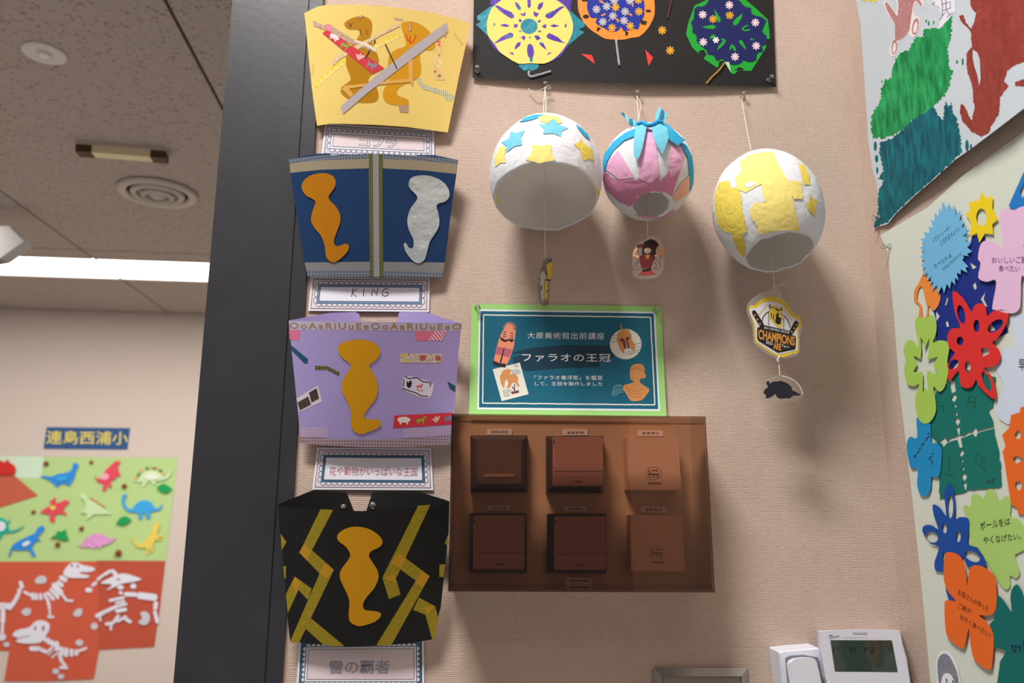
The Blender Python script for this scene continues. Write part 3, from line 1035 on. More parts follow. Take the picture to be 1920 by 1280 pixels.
for s_, q in (('イラストレーター', [(325, 360), (430, 275), (436, 298), (335, 388)]), ('になれますように', [(372, 370), (485, 285), (490, 308), (380, 400)]), ('たべられる', [(335, 505), (435, 440), (440, 462), (342, 530)]), ('ものをふやせますように', [(385, 525), (495, 430), (500, 450), (392, 545)])):
    text('handwriting', s_, Zo(q), R_, LT(5), INKG, f_)
YEL = mat('yellow paper', (232, 206, 30), 0.7)
bloom('yellow_star_flower', Zo([(615, 88), (632, 128), (675, 113), (672, 180), (705, 248), (672, 275), (678, 333), (630, 328), (598, 382), (585, 325), (545, 345), (550, 265), (520, 218), (545, 195), (540, 148), (592, 142)]), YEL, 4, holes=[Zo(ell(610, 235, 30, 50, 16))])
BLU = mat('blue paper', (30, 120, 198), 0.7)
bloom('blue_paper_edge', Zo([(850, -20), (765, 170), (800, 200), (845, 180), (1000, 140), (1000, -60)]), BLU, 3, holes=[Zo([(830, 90), (852, 40), (900, 60), (845, 125)])])
bloom('blue_paper_edge', Zo([(853, 330), (835, 405), (900, 400), (900, 340)]), BLU, 1)
PINK = mat('pale pink paper', (226, 186, 220), 0.75)
f_ = bloom('pink_flower', smooth_closed(Zo([(715, 215), (750, 185), (800, 195), (830, 178), (900, 170), (960, 230), (900, 330), (850, 400), (940, 420), (960, 560), (880, 600), (840, 570), (835, 700), (825, 760), (780, 785), (690, 765), (672, 745), (695, 600), (640, 604), (592, 580), (605, 500), (590, 470), (605, 390), (640, 368), (690, 380), (735, 405), (720, 300)]), 3), PINK, 6)
for s_, q in (('おいしいご飯が', [(668, 462), (905, 455), (905, 500), (670, 498)]), ('食べたい', [(708, 508), (830, 510), (828, 548), (708, 545)])):
    text('handwriting', s_, Zo(q), R_, LT(6), INKP, f_, bold=0.003)
REDF = mat('red paper', (216, 48, 48), 0.7)
bloom('red_flower', smooth_closed(Zo([(447, 655), (500, 690), (535, 745), (555, 775), (570, 740), (605, 726), (635, 745), (642, 800), (680, 770), (765, 768), (750, 850), (700, 930), (670, 950), (710, 990), (720, 1040), (690, 1085), (650, 1090), (620, 1100), (660, 1130), (688, 1200), (692, 1275), (640, 1245), (590, 1190), (580, 1160), (560, 1200), (525, 1212), (490, 1190), (480, 1110), (440, 1160), (420, 1160), (425, 1060), (460, 1010), (425, 980), (415, 915), (440, 870), (490, 865), (465, 800), (450, 730)]), 2), REDF, 6,
      holes=[Zo(q) for q in (ell(495, 790, 22, 55, 12, -12), ell(582, 855, 17, 36, 10), ell(690, 855, 52, 28, 12, -38), ell(488, 942, 20, 26, 8), [(605, 985), (645, 978), (655, 1015), (620, 1032)], ell(532, 1088, 17, 34, 8), ell(448, 1075, 36, 26, 10, -30), ell(640, 1170, 20, 62, 12, -20))])
ORF = mat('orange paper', (228, 104, 34), 0.7)
bloom('orange_outline_flower', smooth_closed(Zo([(278, 560), (300, 590), (345, 630), (375, 680), (365, 735), (335, 770), (308, 740), (305, 820), (285, 845), (250, 830), (255, 745), (225, 710), (228, 650), (250, 615)]), 3), mat('pale orange paper', (232, 138, 62), 0.7), 2, holes=[smooth_closed(Zo([(270, 630), (288, 700), (300, 760), (290, 810), (272, 800), (268, 740), (242, 705), (250, 650)]), 2)])
LIME = mat('lime paper', (164, 202, 88), 0.75)
bloom('lime_flower', smooth_closed(Zo([(230, 850), (245, 805), (290, 812), (325, 793), (352, 835), (350, 900), (332, 950), (370, 938), (415, 948), (426, 985), (415, 1060), (420, 1120), (400, 1205), (368, 1232), (335, 1200), (345, 1260), (350, 1340), (325, 1395), (290, 1415), (255, 1395), (235, 1330), (232, 1260), (255, 1190), (222, 1200), (185, 1185), (168, 1100), (180, 1060), (165, 1000), (180, 948), (215, 938), (252, 975)]), 3), LIME, 5,
      holes=[Zo([(262, 920), (280, 950), (285, 990), (312, 925), (308, 1000), (300, 1050), (362, 1030), (335, 1080), (362, 1138), (300, 1110), (296, 1150), (308, 1235), (290, 1210), (275, 1235), (275, 1120), (220, 1118), (245, 1075), (222, 1025), (262, 1045), (268, 990)])])
# teal quilt squares
TQ = mat('teal green paper', (16, 112, 102), 0.75)
INKM = mat('green marker', (24, 92, 62), 0.6)
quilt = bloom('teal_quilt_paper', rough_edge(Zp([(345, 70), (455, 0), (440, -60), (560, -130), (860, -60), (830, 190), (800, 220), (840, 350), (855, 460), (875, 540), (895, 700), (905, 880), (620, 912), (500, 945), (380, 985), (365, 850), (360, 800), (395, 700), (360, 520), (300, 430), (285, 270)]), 6, 1.6, 4), TQ, 1,
      holes=[Zp(q) for q in ([(455, -40), (500, -20), (512, 60), (478, 80)], [(470, 130), (500, 82), (525, 110), (500, 155)], [(498, 165), (515, 175), (520, 190), (510, 205)], ell(518, 255, 9, 20, 6), [(503, 315), (525, 285), (555, 315), (530, 355)], [(518, 370), (550, 365), (543, 432), (532, 430)],
                                  [(365, 500), (400, 470), (420, 455), (440, 490), (470, 460), (500, 455), (540, 435), (580, 440), (620, 410), (650, 410), (680, 368), (700, 400), (760, 380), (840, 362), (842, 380), (760, 400), (700, 418), (685, 455), (655, 425), (600, 450), (555, 465), (570, 540), (545, 545), (525, 475), (470, 490), (430, 510), (408, 540), (395, 508)],
                                  [(540, 600), (565, 560), (588, 590), (562, 622)], ell(569, 655, 8, 18, 6), ell(577, 722, 9, 18, 6), [(560, 790), (585, 760), (612, 790), (588, 832)], [(575, 850), (608, 838), (602, 905), (592, 905)])])
for qs in ([[(625, 105), (685, 110), (665, 215)], [(630, 110), (610, 190)], [(620, 150), (675, 155)]], [[(700, 590), (760, 640), (720, 690), (770, 745)], [(690, 600), (670, 690)]], [[(400, 180), (405, 240)], [(370, 190), (410, 185)]], [[(455, 620), (455, 740)], [(420, 760), (500, 800)]]):
    strokes('marker_character', [Zp(q) for q in qs], 2.0, R_, LT(1), INKM, quilt)
text('initials', 'HT', Zp([(780, 820), (845, 812), (845, 848), (780, 855)]), R_, LT(1), INKB, quilt)
SKY = mat('sky blue paper', (24, 140, 196), 0.75)
f_ = bloom('blue_clover', smooth_closed(Zp([(175, 300), (205, 278), (240, 285), (275, 290), (295, 350), (300, 430), (305, 500), (350, 505), (390, 560), (388, 680), (375, 770), (345, 802), (305, 795), (300, 880), (280, 940), (250, 958), (210, 950), (180, 860), (185, 725), (130, 720), (105, 640), (90, 520), (120, 450), (180, 460)]), 3), SKY, 4)
strokes('handwriting', [Zp(q) for q in ([(150, 630), (175, 600)], [(155, 610), (170, 630)], [(180, 595), (200, 570)], [(195, 560), (212, 545)], [(215, 530), (230, 510)], [(228, 500), (245, 525)], [(250, 490), (268, 455)], [(262, 470), (285, 440)], [(270, 430), (290, 415)], [(285, 650), (305, 640)], [(275, 640), (290, 625), (310, 615)], [(295, 690), (315, 665), (305, 650)], [(305, 600), (325, 590)])], 1.5, R_, LT(4), INKB, f_)
f_ = bloom('navy_outline_flower', smooth_closed(Zp([(418, 1010), (412, 930), (440, 870), (460, 855), (490, 900), (505, 1000), (508, 1090), (500, 1165), (540, 1140), (600, 1142), (625, 1165), (625, 1250), (615, 1370), (700, 1410), (775, 1530), (755, 1565), (680, 1560), (610, 1560), (570, 1460), (575, 1560), (605, 1640), (610, 1720), (560, 1840), (450, 1845), (420, 1690), (410, 1610), (340, 1600), (330, 1520), (370, 1395), (300, 1370), (225, 1260), (245, 1210), (310, 1210), (365, 1245), (325, 1130), (315, 1030), (380, 1060), (430, 1130)]), 2),
           mat('cobalt blue paper', (18, 74, 158), 0.7), 4, holes=[Zp(q) for q in (ell(466, 1050, 24, 100, 14), ell(415, 1235, 20, 45, 10, -8), ell(308, 1310, 55, 45, 14, 30), ell(535, 1305, 20, 50, 10), ell(655, 1475, 72, 42, 12, 28), ell(410, 1470, 12, 40, 8))])
LIM2 = mat('pale lime paper', (166, 204, 112), 0.75)
f_ = bloom('lime_scalloped_flower', smooth_closed(Zp([(575, 1060), (600, 1035), (640, 1050), (645, 970), (670, 940), (710, 945), (755, 980), (770, 920), (820, 895), (860, 930), (885, 1000), (930, 962), (980, 975), (985, 1060), (980, 1140), (1040, 1150), (1085, 1200), (1130, 1290), (1100, 1420), (1020, 1460), (1050, 1560), (1060, 1620), (1030, 1665), (975, 1640), (980, 1720), (940, 1765), (870, 1680), (800, 1560), (700, 1400), (640, 1380), (625, 1200)]), 2), LIM2, 2)
for s_, q in (('ボールをは', [(715, 1180), (975, 1140), (980, 1205), (725, 1255)]), ('やくなげたい。', [(745, 1305), (1070, 1270), (1072, 1330), (752, 1378)])):
    text('handwriting', s_, Zp(q), R_, LT(2), INKB, f_, bold=0.008)
f_ = bloom('orange_butterfly_flower', smooth_closed(Zq([(415, 200), (440, 160), (500, 165), (555, 200), (590, 270), (605, 380), (612, 450), (622, 340), (645, 285), (690, 270), (760, 290), (835, 350), (858, 420), (862, 600), (840, 680), (780, 702), (710, 700), (780, 760), (830, 850), (838, 950), (825, 1110), (810, 1165), (760, 1155), (680, 1090), (650, 1020), (632, 900), (622, 810), (600, 920), (580, 980), (545, 975), (470, 920), (430, 855), (418, 740), (415, 620), (430, 570), (515, 580), (455, 510), (410, 400)]), 2), ORF, 6)
for s_, q in (('お母さんの作った', [(535, 470), (800, 625), (790, 675), (530, 525)]), ('ご飯が', [(535, 590), (650, 650), (645, 690), (530, 640)]), ('はやく食べたい！', [(555, 685), (815, 850), (800, 895), (548, 735)])):
    text('handwriting', s_, Zq(q), R_, LT(6), mat('brown ink pen', (84, 40, 24)), f_, bold=0.006)
bloom('orange_notched_paper', Zp([(1070, 195), (1060, 240), (985, 265), (970, 375), (908, 435), (940, 530), (912, 580), (925, 640), (950, 800), (985, 1030), (1040, 1060), (1045, 1110), (1100, 1118), (1400, 1120), (1400, 195)]), ORF, 3,
      holes=[Zp(q) for q in ([(1018, 430), (1045, 392), (1075, 425), (1060, 470), (1030, 465)], [(1003, 640), (1030, 610), (1098, 645), (1030, 682)], [(1022, 840), (1060, 828), (1082, 870), (1060, 915), (1025, 890)])])
f_ = bloom('pale_blue_flower', smooth_closed(Zo([(770, 800), (830, 790), (900, 770), (1100, 760), (1100, 1260), (900, 1330), (760, 1420), (690, 1330), (740, 1200), (700, 1120), (690, 1040), (750, 985), (800, 980), (795, 900)]), 2), mat('pale blue paper', (202, 214, 232), 0.8), 1)
text('handwriting', '早く', Zo([(822, 1045), (900, 1045), (900, 1110), (822, 1110)]), R_, LT(1), INKB, f_, bold=0.01)
f_ = bloom('teal_petal_flower', smooth_closed(Zq([(865, 540), (900, 545), (950, 610), (990, 670), (980, 560), (990, 480), (1035, 432), (1080, 490), (1130, 600), (1300, 620), (1300, 1400), (900, 1400), (885, 1150), (900, 1080), (940, 1005), (840, 970), (838, 890), (800, 780), (840, 740), (838, 660)]), 2), mat('deep teal paper', (4, 104, 100), 0.75), 5)
strokes('handwriting', [Zq(q) for q in ([(990, 950), (1010, 1020)], [(1000, 965), (1030, 960), (1020, 1020)], [(1045, 955), (1070, 1010)], [(1050, 980), (1075, 965)], [(1095, 920), (1100, 1000)], [(1085, 940), (1130, 935)])], 2.6, R_, LT(5), mat('navy ink', (16, 30, 74)), f_)
f_ = bloom('drawn_face_cutout', smooth_closed(Zq([(345, 1120), (360, 1040), (410, 1000), (460, 1020), (510, 1100), (545, 1220), (560, 1420), (340, 1420), (350, 1250)]), 2), mat('white cut-out paper', (226, 228, 230), 0.85), 3)
sheet('pencil_hair', smooth_closed(Zq([(355, 1110), (375, 1050), (410, 1028), (455, 1050), (500, 1130), (535, 1240), (540, 1380), (520, 1380), (495, 1250), (455, 1195), (410, 1200), (390, 1240), (380, 1300), (362, 1250)]), 2), R_, LT(3), mat('grey pencil', (128, 128, 140), 0.7, vary=0.3, vscale=300), f_, th=0.0001)
strokes('pencil_eyes', [Zq([(430, 1240), (436, 1275)]), Zq([(485, 1255), (490, 1285)])], 2.0, R_, LT(3) + 0.0003, INKB, f_)

# ------------------------------------------------------------------ push pins
def clear_film(name, tint, alpha=0.22, rough=0.1):
    M = bpy.data.materials.new(name)
    M.use_nodes = True
    nt = M.node_tree
    nt.nodes.remove(nt.nodes['Principled BSDF'])
    out = nt.nodes['Material Output']
    tr = nt.nodes.new('ShaderNodeBsdfTransparent')
    tr.inputs[0].default_value = tint
    df = nt.nodes.new('ShaderNodeBsdfDiffuse')
    df.inputs[0].default_value = (0.7, 0.67, 0.62, 1)
    gl = nt.nodes.new('ShaderNodeBsdfGlossy')
    gl.inputs['Roughness'].default_value = rough
    fr = nt.nodes.new('ShaderNodeFresnel')
    fr.inputs[0].default_value = 1.45
    m1 = nt.nodes.new('ShaderNodeMixShader')
    m1.inputs[0].default_value = alpha
    nt.links.new(tr.outputs[0], m1.inputs[1])
    nt.links.new(df.outputs[0], m1.inputs[2])
    m2 = nt.nodes.new('ShaderNodeMixShader')
    nt.links.new(fr.outputs[0], m2.inputs[0])
    nt.links.new(m1.outputs[0], m2.inputs[1])
    nt.links.new(gl.outputs[0], m2.inputs[2])
    nt.links.new(m2.outputs[0], out.inputs[0])
    MATS[name] = M
    return M


CLEAR = clear_film('clear pin plastic', (0.94, 0.94, 0.94, 1), 0.14, 0.06)
PINS = []


def pin(px, py, S, h, label, tilt=(0, 0)):
    n = (S.n + UP0 * tilt[1] + RT0 * tilt[0]).normalized()
    b = S(px, py, h)
    o = lathe('push_pin', b, n, [(-0.001, 0.0005), (0.0, 0.0048), (0.0012, 0.0050), (0.0022, 0.0042), (0.0040, 0.0024), (0.0085, 0.0022), (0.0098, 0.0040), (0.0112, 0.0043), (0.0120, 0.0035), (0.0122, 0.0004)], CLEAR, None, 14, at=b)
    return tag(o, label, 'push pin', 'clear push pins')


pin(1649, 408, PAINTED, 0.0008, 'clear push pin in the lower tip of the teal painted sheet')
pin(1669, 462, R_, 0.0020, 'clear push pin at the top corner of the flower poster')

# ------------------------------------------------------------------ paper crowns on the main wall
Za = Z(540, 0, 4.2667)
Zb = Z(520, 280, 4.0)
Zc = Z(520, 570, 3.5556)
Zd = Z(500, 900, 3.3684)


def bulge(x0, x1, y0, y1, edge, mid, lean=1.15):
    cx, hw = (x0 + x1) / 2, (x1 - x0) / 2

    def f(px, py):
        a = max(-1.1, min(1.1, (px - cx) / hw))
        k = 1 + lean * (0.5 - (py - y0) / (y1 - y0))
        return (edge + (mid - edge) * (1 - a * a)) * k
    s = Bent(M_, f)
    s.n = NM
    return s


GOLD = mat('gold foil card', (204, 146, 20), 0.55, 0.15, metal=0.0, bump=0.04, bscale=500)
GOLD2 = mat('dark gold foil card', (178, 124, 10), 0.55, 0.15, metal=0.0, bump=0.04, bscale=500)
BRZ = mat('bronze gold card', (176, 112, 12), 0.6, 0.15, metal=0.0, bump=0.05, bscale=500)
SILV = mat('crumpled silver foil', (186, 194, 196), 0.42, 0.4, metal=0.35, bump=0.6, bscale=50, vary=0.12, vscale=40)
INK = mat('black ink', (24, 24, 26), 0.6)


def crown(loc_px, label):
    return thing('paper_headdress', M_(loc_px[0], loc_px[1], 0.0), label, 'paper crown', 'paper crowns hung in a column')


# --- yellow crown
C1 = bulge(570, 882, 10, 245, 0.020, 0.042)
k1 = crown((720, 240), 'yellow paper crown with two gold snakes and crossed tapes, topmost of the column')
YC = mat('yellow card', (226, 198, 112), 0.75, bump=0.05, bscale=200)
sheet('front_band', Za([(130, 105), (230, 55), (290, 42), (450, 36), (620, 40), (800, 52), (960, 72), (1150, 102), (1350, 150), (1458, 185), (1430, 330), (1370, 600), (1310, 900), (1278, 1060), (1150, 1042), (950, 1015), (700, 998), (450, 990), (330, 990), (232, 1006), (200, 780), (165, 430), (140, 180)]), C1, 0, YC, k1, th=0.0005, grid=8)
for sgn, q in ((0, [(135, 115), (150, 300), (190, 700), (232, 1000), (400, 985), (400, 130)]), (1, [(1455, 190), (1276, 1055), (1150, 1035), (1150, 130)])):
    pts = Za(q)
    xo = pts[0][0]
    fl = Bent(M_, (lambda px, py, xo=xo, s=sgn: max(0.002, (0.020 - 0.00028 * abs(px - xo)) * (1.55 - 1.1 * (py - 10) / 235))))
    fl.n = NM
    sheet('back_flap', pts, fl, 0, YC, k1, th=0.0004, grid=12)
s1 = sheet('gold_snake', Za(smooth_closed([(450, 190), (480, 160), (540, 135), (600, 130), (650, 150), (672, 190), (670, 250), (660, 300), (690, 380), (720, 450), (725, 500), (700, 560), (650, 620), (645, 650), (700, 690), (722, 740), (720, 790), (690, 815), (620, 822), (540, 815), (480, 790), (430, 750), (422, 710), (450, 680), (500, 640), (490, 590), (465, 520), (470, 430), (520, 350), (560, 300), (575, 260), (560, 240), (530, 235), (500, 235), (470, 225)], 3)), C1, 0.0012, GOLD2, k1, grid=8)
s2 = sheet('gold_snake', Za(smooth_closed([(905, 200), (930, 175), (990, 172), (1060, 195), (1130, 250), (1175, 320), (1180, 370), (1150, 400), (1100, 400), (1062, 412), (1055, 470), (1065, 540), (1055, 600), (1010, 640), (940, 670), (890, 700), (870, 740), (890, 770), (950, 790), (968, 820), (950, 840), (880, 842), (810, 830), (770, 800), (760, 750), (775, 700), (805, 660), (800, 600), (800, 500), (820, 430), (880, 390), (930, 375), (945, 350), (930, 290)], 3)), C1, 0.0012, GOLD, k1, grid=8)
strokes('drawn_face', [Za(q) for q in ([(485, 182), (510, 220)], [(518, 178), (490, 218)], [(580, 235), (582, 265), (592, 282)], [(628, 235), (632, 278)])], 1.1, C1, 0.0017, INK, s1)
strokes('red_mark', [Za(smooth_open(q, 3)) for q in ([(945, 272), (955, 310), (985, 345), (1015, 310), (1022, 280)], [(975, 285), (980, 350)])], 2.4, C1, 0.0017, mat('red crayon', (206, 70, 24)), s2)
sheet('yellow_ladder_tape', Za([(200, 690), (190, 715), (215, 705), (440, 520), (530, 470), (700, 390), (920, 290), (905, 265), (690, 360), (520, 445), (400, 520), (250, 640)]), C1, 0.0009, mat('pale yellow tape', (236, 214, 128)), k1, th=0.0001, grid=8)
dash = []
for x, y in ((215, 685), (240, 650), (270, 620), (310, 582), (355, 545), (400, 513), (440, 490), (720, 340), (760, 325), (805, 305), (845, 295), (885, 280)):
    dash.append(Za([(x - 14, y - 10), (x + 12, y - 14), (x + 18, y + 12), (x - 8, y + 15)]))
for q in dash:
    blobs('yellow_dash', [q], C1, 0.0013, mat('lemon yellow print', (232, 202, 52)), k1)
FILM = pattern('brown scribble film tape', (196, 164, 140), (120, 92, 84), 'blotch', 500, 0.35)
sheet('printed_tape', Za([(195, 163), (290, 205), (320, 185), (520, 315), (620, 345), (710, 420), (690, 415), (600, 380), (500, 345), (290, 240), (205, 208)]), C1, 0.0019, FILM, k1, th=0.0001, grid=8)
sheet('printed_tape', Za([(345, 485), (360, 525), (420, 470), (600, 370), (740, 285), (900, 205), (890, 180), (700, 285), (600, 330), (420, 430)]), C1, 0.0021, pattern('cream film tape', (222, 196, 150), (150, 124, 108), 'blotch', 420, 0.3), k1, th=0.0001, grid=8)
rt = sheet('red_animal_tape', Za([(275, 265), (312, 238), (520, 370), (770, 545), (700, 580), (680, 592), (500, 450)]), C1, 0.0024, mat('red tape', (204, 52, 66), 0.6), k1, th=0.0001, grid=8)
sheet('pink_tape_end', Za([(305, 188), (345, 215), (350, 255), (300, 240)]), C1, 0.0026, mat('pink tape', (224, 130, 150)), k1, th=0.0001)
TA = [mat('tape print white', (226, 214, 210)), mat('tape print green', (140, 168, 56)), mat('tape print peach', (228, 176, 164)), mat('tape print grey', (136, 136, 142))]


def beast(kind, x, y, s_, r=0.0):
    base = {'pig': [(-1, -.2), (-.8, -.5), (.3, -.6), (.7, -.4), (1, -.2), (.8, .1), (.6, .2), (.6, .6), (.4, .6), (.35, .3), (-.4, .3), (-.45, .6), (-.65, .6), (-.7, .2), (-.95, .1)],
            'horse': [(-.9, -.1), (-.7, -.3), (.2, -.25), (.5, -.7), (.9, -.8), (1, -.55), (.7, -.4), (.5, .1), (.5, .8), (.35, .8), (.3, .2), (-.4, .2), (-.5, .8), (-.65, .8), (-.65, .1), (-.85, .4)],
            'bird': [(-1, 0), (-.3, -.1), (-.2, -.7), (.2, -.3), (.5, -.6), (.9, -.6), (.7, -.2), (.6, .2), (.2, .5), (.3, .8), (-.3, .6), (-.5, .3)],
            'cat': [(-.9, -.6), (-.6, -.2), (.2, -.3), (.4, -.8), (.6, -.5), (.9, -.8), (1, -.1), (.6, .1), (.6, .8), (.4, .8), (.3, .3), (-.4, .3), (-.5, .8), (-.7, .8), (-.7, .1), (-1, -.4)]}[kind]
    c_, n_ = math.cos(r), math.sin(r)
    return [(x + s_ * (u * c_ - v * n_), y + s_ * (u * n_ + v * c_)) for u, v in base]


for kd, x, y, mm in (('pig', 370, 300, 0), ('horse', 458, 366, 1), ('bird', 575, 450, 2), ('cat', 668, 520, 3)):
    blobs('printed_animal', [Za(beast(kd, x, y, 42, 0.55))], C1, 0.0028, TA[mm], rt)
sheet('grey_tape', Za([(420, 852), (440, 912), (640, 740), (870, 565), (1100, 390), (1282, 250), (1270, 178), (1000, 370), (700, 610)]), C1, 0.0031, mat('grey lilac tape', (176, 168, 172), 0.6), k1, th=0.0001, grid=8)
OT = mat('pale orange tape', (214, 162, 80), 0.6)
for q in ([(960, 480), (1002, 478), (1000, 690), (965, 640)], [(430, 688), (640, 665), (1000, 622), (1000, 655), (700, 678), (470, 712)], [(418, 715), (470, 688), (525, 755), (500, 780), (450, 730)]):
    sheet('orange_tape', Za(q), C1, 0.0028, OT, k1, th=0.0001, grid=8)
sheet('speckled_tape', Za([(840, 140), (920, 150), (918, 165), (865, 160)]), C1, 0.0012, FILM, k1, th=0.0001)
for q in ([(778, 350), (820, 440), (872, 552)], [(655, 400), (620, 465)], [(700, 320), (685, 350)]):
    strokes('black_tape_strip', [Za(q)], 2.2, C1, 0.0034, mat('dark brown tape', (70, 52, 40)), k1)
for q in ([(975, 178), (978, 245)], [(598, 122), (572, 148)], [(1262, 230), (1256, 290)]):
    strokes('brown_tape_bit', [Za(q)], 3.2, C1, 0.0033, FILM, k1)
sheet('white_tape_bits', Za([(520, 330), (545, 318), (640, 350), (700, 385), (705, 420), (660, 390), (600, 360)]), C1, 0.0026, mat('frosted tape', (226, 210, 186)), k1, th=0.0001, grid=8)
sheet('taupe_tape', Za([(884, 843), (968, 842), (962, 902), (895, 896)]), C1, 0.0016, mat('taupe tape', (170, 142, 116), 0.6), k1, th=0.0001)
sheet('dotted_blue_tape', Za([(1025, 632), (1062, 622), (1080, 675), (1140, 690), (1280, 735), (1335, 772), (1300, 812), (1265, 800), (1250, 765), (1070, 708)]), C1, 0.0012, pattern('blue dotted tape', (214, 210, 164), (64, 104, 112), 'dots', 300, 0.3), k1, th=0.0001, grid=8)
sheet('lace_tape', Za([(1185, 328), (1242, 325), (1222, 430), (1262, 640), (1180, 638), (1160, 530)]), C1, 0.0014, mat('cream lace tape', (226, 194, 128), vary=0.15, vscale=200), k1, th=0.0001, grid=8)
blobs('lace_print', [Za(ell(1205, 335, 20, 12, 8)), Za(ell(1210, 360, 14, 10, 8)), Za(ell(1178, 572, 12, 12, 8))], C1, 0.0017, mat('coral print', (214, 104, 76)), k1)
blobs('lace_print', [Za(ell(1212, 606, 16, 14, 8)), Za(ell(1208, 440, 10, 14, 3))], C1, 0.0017, mat('khaki print', (150, 130, 80)), k1)
for q in ([(205, 510), (192, 600)], [(1330, 270), (1400, 355)]):
    strokes('tan_tape', [Za(q)], 4.0, C1, 0.0012, mat('tan tape', (214, 184, 104)), k1)

# --- blue crown
C2 = bulge(540, 860, 288, 520, 0.024, 0.048)
k2 = crown((700, 520), 'navy blue paper crown with a bronze and a silver snake, above the KING card')
NB = mat('navy card', (14, 50, 92), 0.7, bump=0.04, bscale=250)
EDG = [(85, 72), (330, 45), (690, 32), (790, 34), (1100, 50), (1357, 78)]
sheet('front_band', Zb(EDG + [(1340, 185), (1255, 850), (1240, 960), (1000, 955), (700, 955), (300, 955), (228, 952), (205, 850), (97, 175)]), C2, 0, NB, k2, th=0.0005, grid=8)
for q in ([(85, 74), (280, 32), (400, 30), (400, 300), (120, 300)], [(1357, 80), (1180, 42), (1050, 40), (1050, 300), (1330, 280)]):
    pts = Zb(q)
    fl = Bent(M_, (lambda px, py, xo=pts[0][0]: max(0.004, (0.024 - 0.00022 * abs(px - xo)) * 1.5)))
    fl.n = NM
    sheet('back_flap', pts, fl, -0.0005, NB, k2, th=0.0004, grid=12)
GD = pattern('grey blue dotted tape', (112, 120, 130), (66, 78, 98), 'dots', 190, 0.28)
sheet('dotted_tape', Zb(EDG + [(1352, 112), (1100, 86), (790, 70), (690, 68), (330, 82), (92, 106)]), C2, 0.0008, GD, k2, th=0.0001, grid=8)
ST = pattern('beige striped tape', (156, 144, 122), (140, 128, 106), 'stripe', 140, 0.5, 0.6)
sheet('striped_tape', Zb([(92, 106), (330, 82), (690, 68), (790, 70), (1100, 86), (1352, 112), (1342, 184), (1100, 158), (790, 142), (690, 142), (330, 152), (98, 176)]), C2, 0.0008, ST, k2, th=0.0001, grid=8)
sheet('striped_tape', Zb([(205, 848), (700, 842), (1256, 848), (1245, 916), (790, 912), (690, 910), (218, 908)]), C2, 0.0008, pattern('grey striped tape', (140, 138, 136), (108, 108, 112), 'stripe', 140, 0.5, -0.6), k2, th=0.0001, grid=8)
sheet('dotted_tape', Zb([(218, 908), (690, 910), (1245, 916), (1238, 960), (700, 955), (300, 955), (228, 952)]), C2, 0.0008, GD, k2, th=0.0001, grid=8)
GT = pattern('olive dotted tape', (74, 80, 36), (150, 150, 110), 'dots', 260, 0.22)
sheet('olive_tape', Zb([(685, 32), (716, 32), (722, 955), (695, 955)]), C2, 0.0014, GT, k2, th=0.0001)
sheet('olive_tape', Zb([(760, 33), (790, 34), (796, 955), (766, 955)]), C2, 0.0014, GT, k2, th=0.0001)
sheet('grey_tape', Zb([(716, 32), (760, 33), (766, 955), (722, 955)]), C2, 0.0014, mat('plain grey tape', (142, 140, 142)), k2, th=0.0001)
sheet('bronze_snake', Zb(smooth_closed([(182, 290), (195, 240), (240, 200), (320, 178), (390, 185), (432, 220), (434, 275), (405, 320), (385, 352), (395, 385), (440, 430), (470, 490), (470, 550), (445, 620), (425, 680), (430, 715), (460, 725), (500, 708), (532, 715), (532, 755), (490, 805), (440, 842), (395, 840), (365, 800), (355, 720), (325, 645), (280, 590), (253, 535), (262, 470), (285, 400), (270, 375), (215, 345)], 3)), C2, 0.004, BRZ, k2, th=0.0008, grid=8)
sheet('silver_snake', Zb(smooth_closed([(988, 240), (1010, 210), (1070, 195), (1150, 200), (1230, 235), (1280, 290), (1290, 350), (1260, 390), (1210, 405), (1195, 430), (1212, 500), (1213, 570), (1190, 620), (1145, 690), (1125, 760), (1105, 825), (1060, 852), (1010, 830), (965, 770), (948, 715), (962, 700), (985, 735), (1010, 742), (1022, 720), (1018, 670), (985, 600), (975, 520), (1000, 440), (1048, 375), (1040, 340), (1000, 300), (985, 270)], 3)), C2, 0.004, SILV, k2, th=0.0008, grid=8)

# --- purple crown
C3 = bulge(540, 866, 600, 838, 0.030, 0.058)
k3 = crown((700, 838), 'lilac paper crown with one gold snake and bits of printed tape')
PU = mat('lilac card', (160, 146, 200), 0.75, bump=0.04, bscale=250)
PU2 = mat('lilac card', (160, 146, 200))
sheet('front_band', Zc([(75, 110), (300, 112), (700, 120), (1000, 125), (1230, 128), (1210, 300), (1180, 700), (1150, 935), (900, 948), (600, 955), (300, 940), (152, 930), (140, 750), (110, 450)]), C3, 0, PU, k3, th=0.0005, grid=8)


def flap(k, pts, m_, edge, slope, lo=0.003):
    y0 = pts[0][1]
    fl = Bent(M_, (lambda px, py, xo=pts[0][0]: max(lo, (edge - slope * abs(px - xo)) * (1.42 - 0.0045 * (py - y0)))))
    fl.n = NM
    return sheet('back_flap', pts, fl, -0.0005, m_, k, th=0.0004, grid=10)


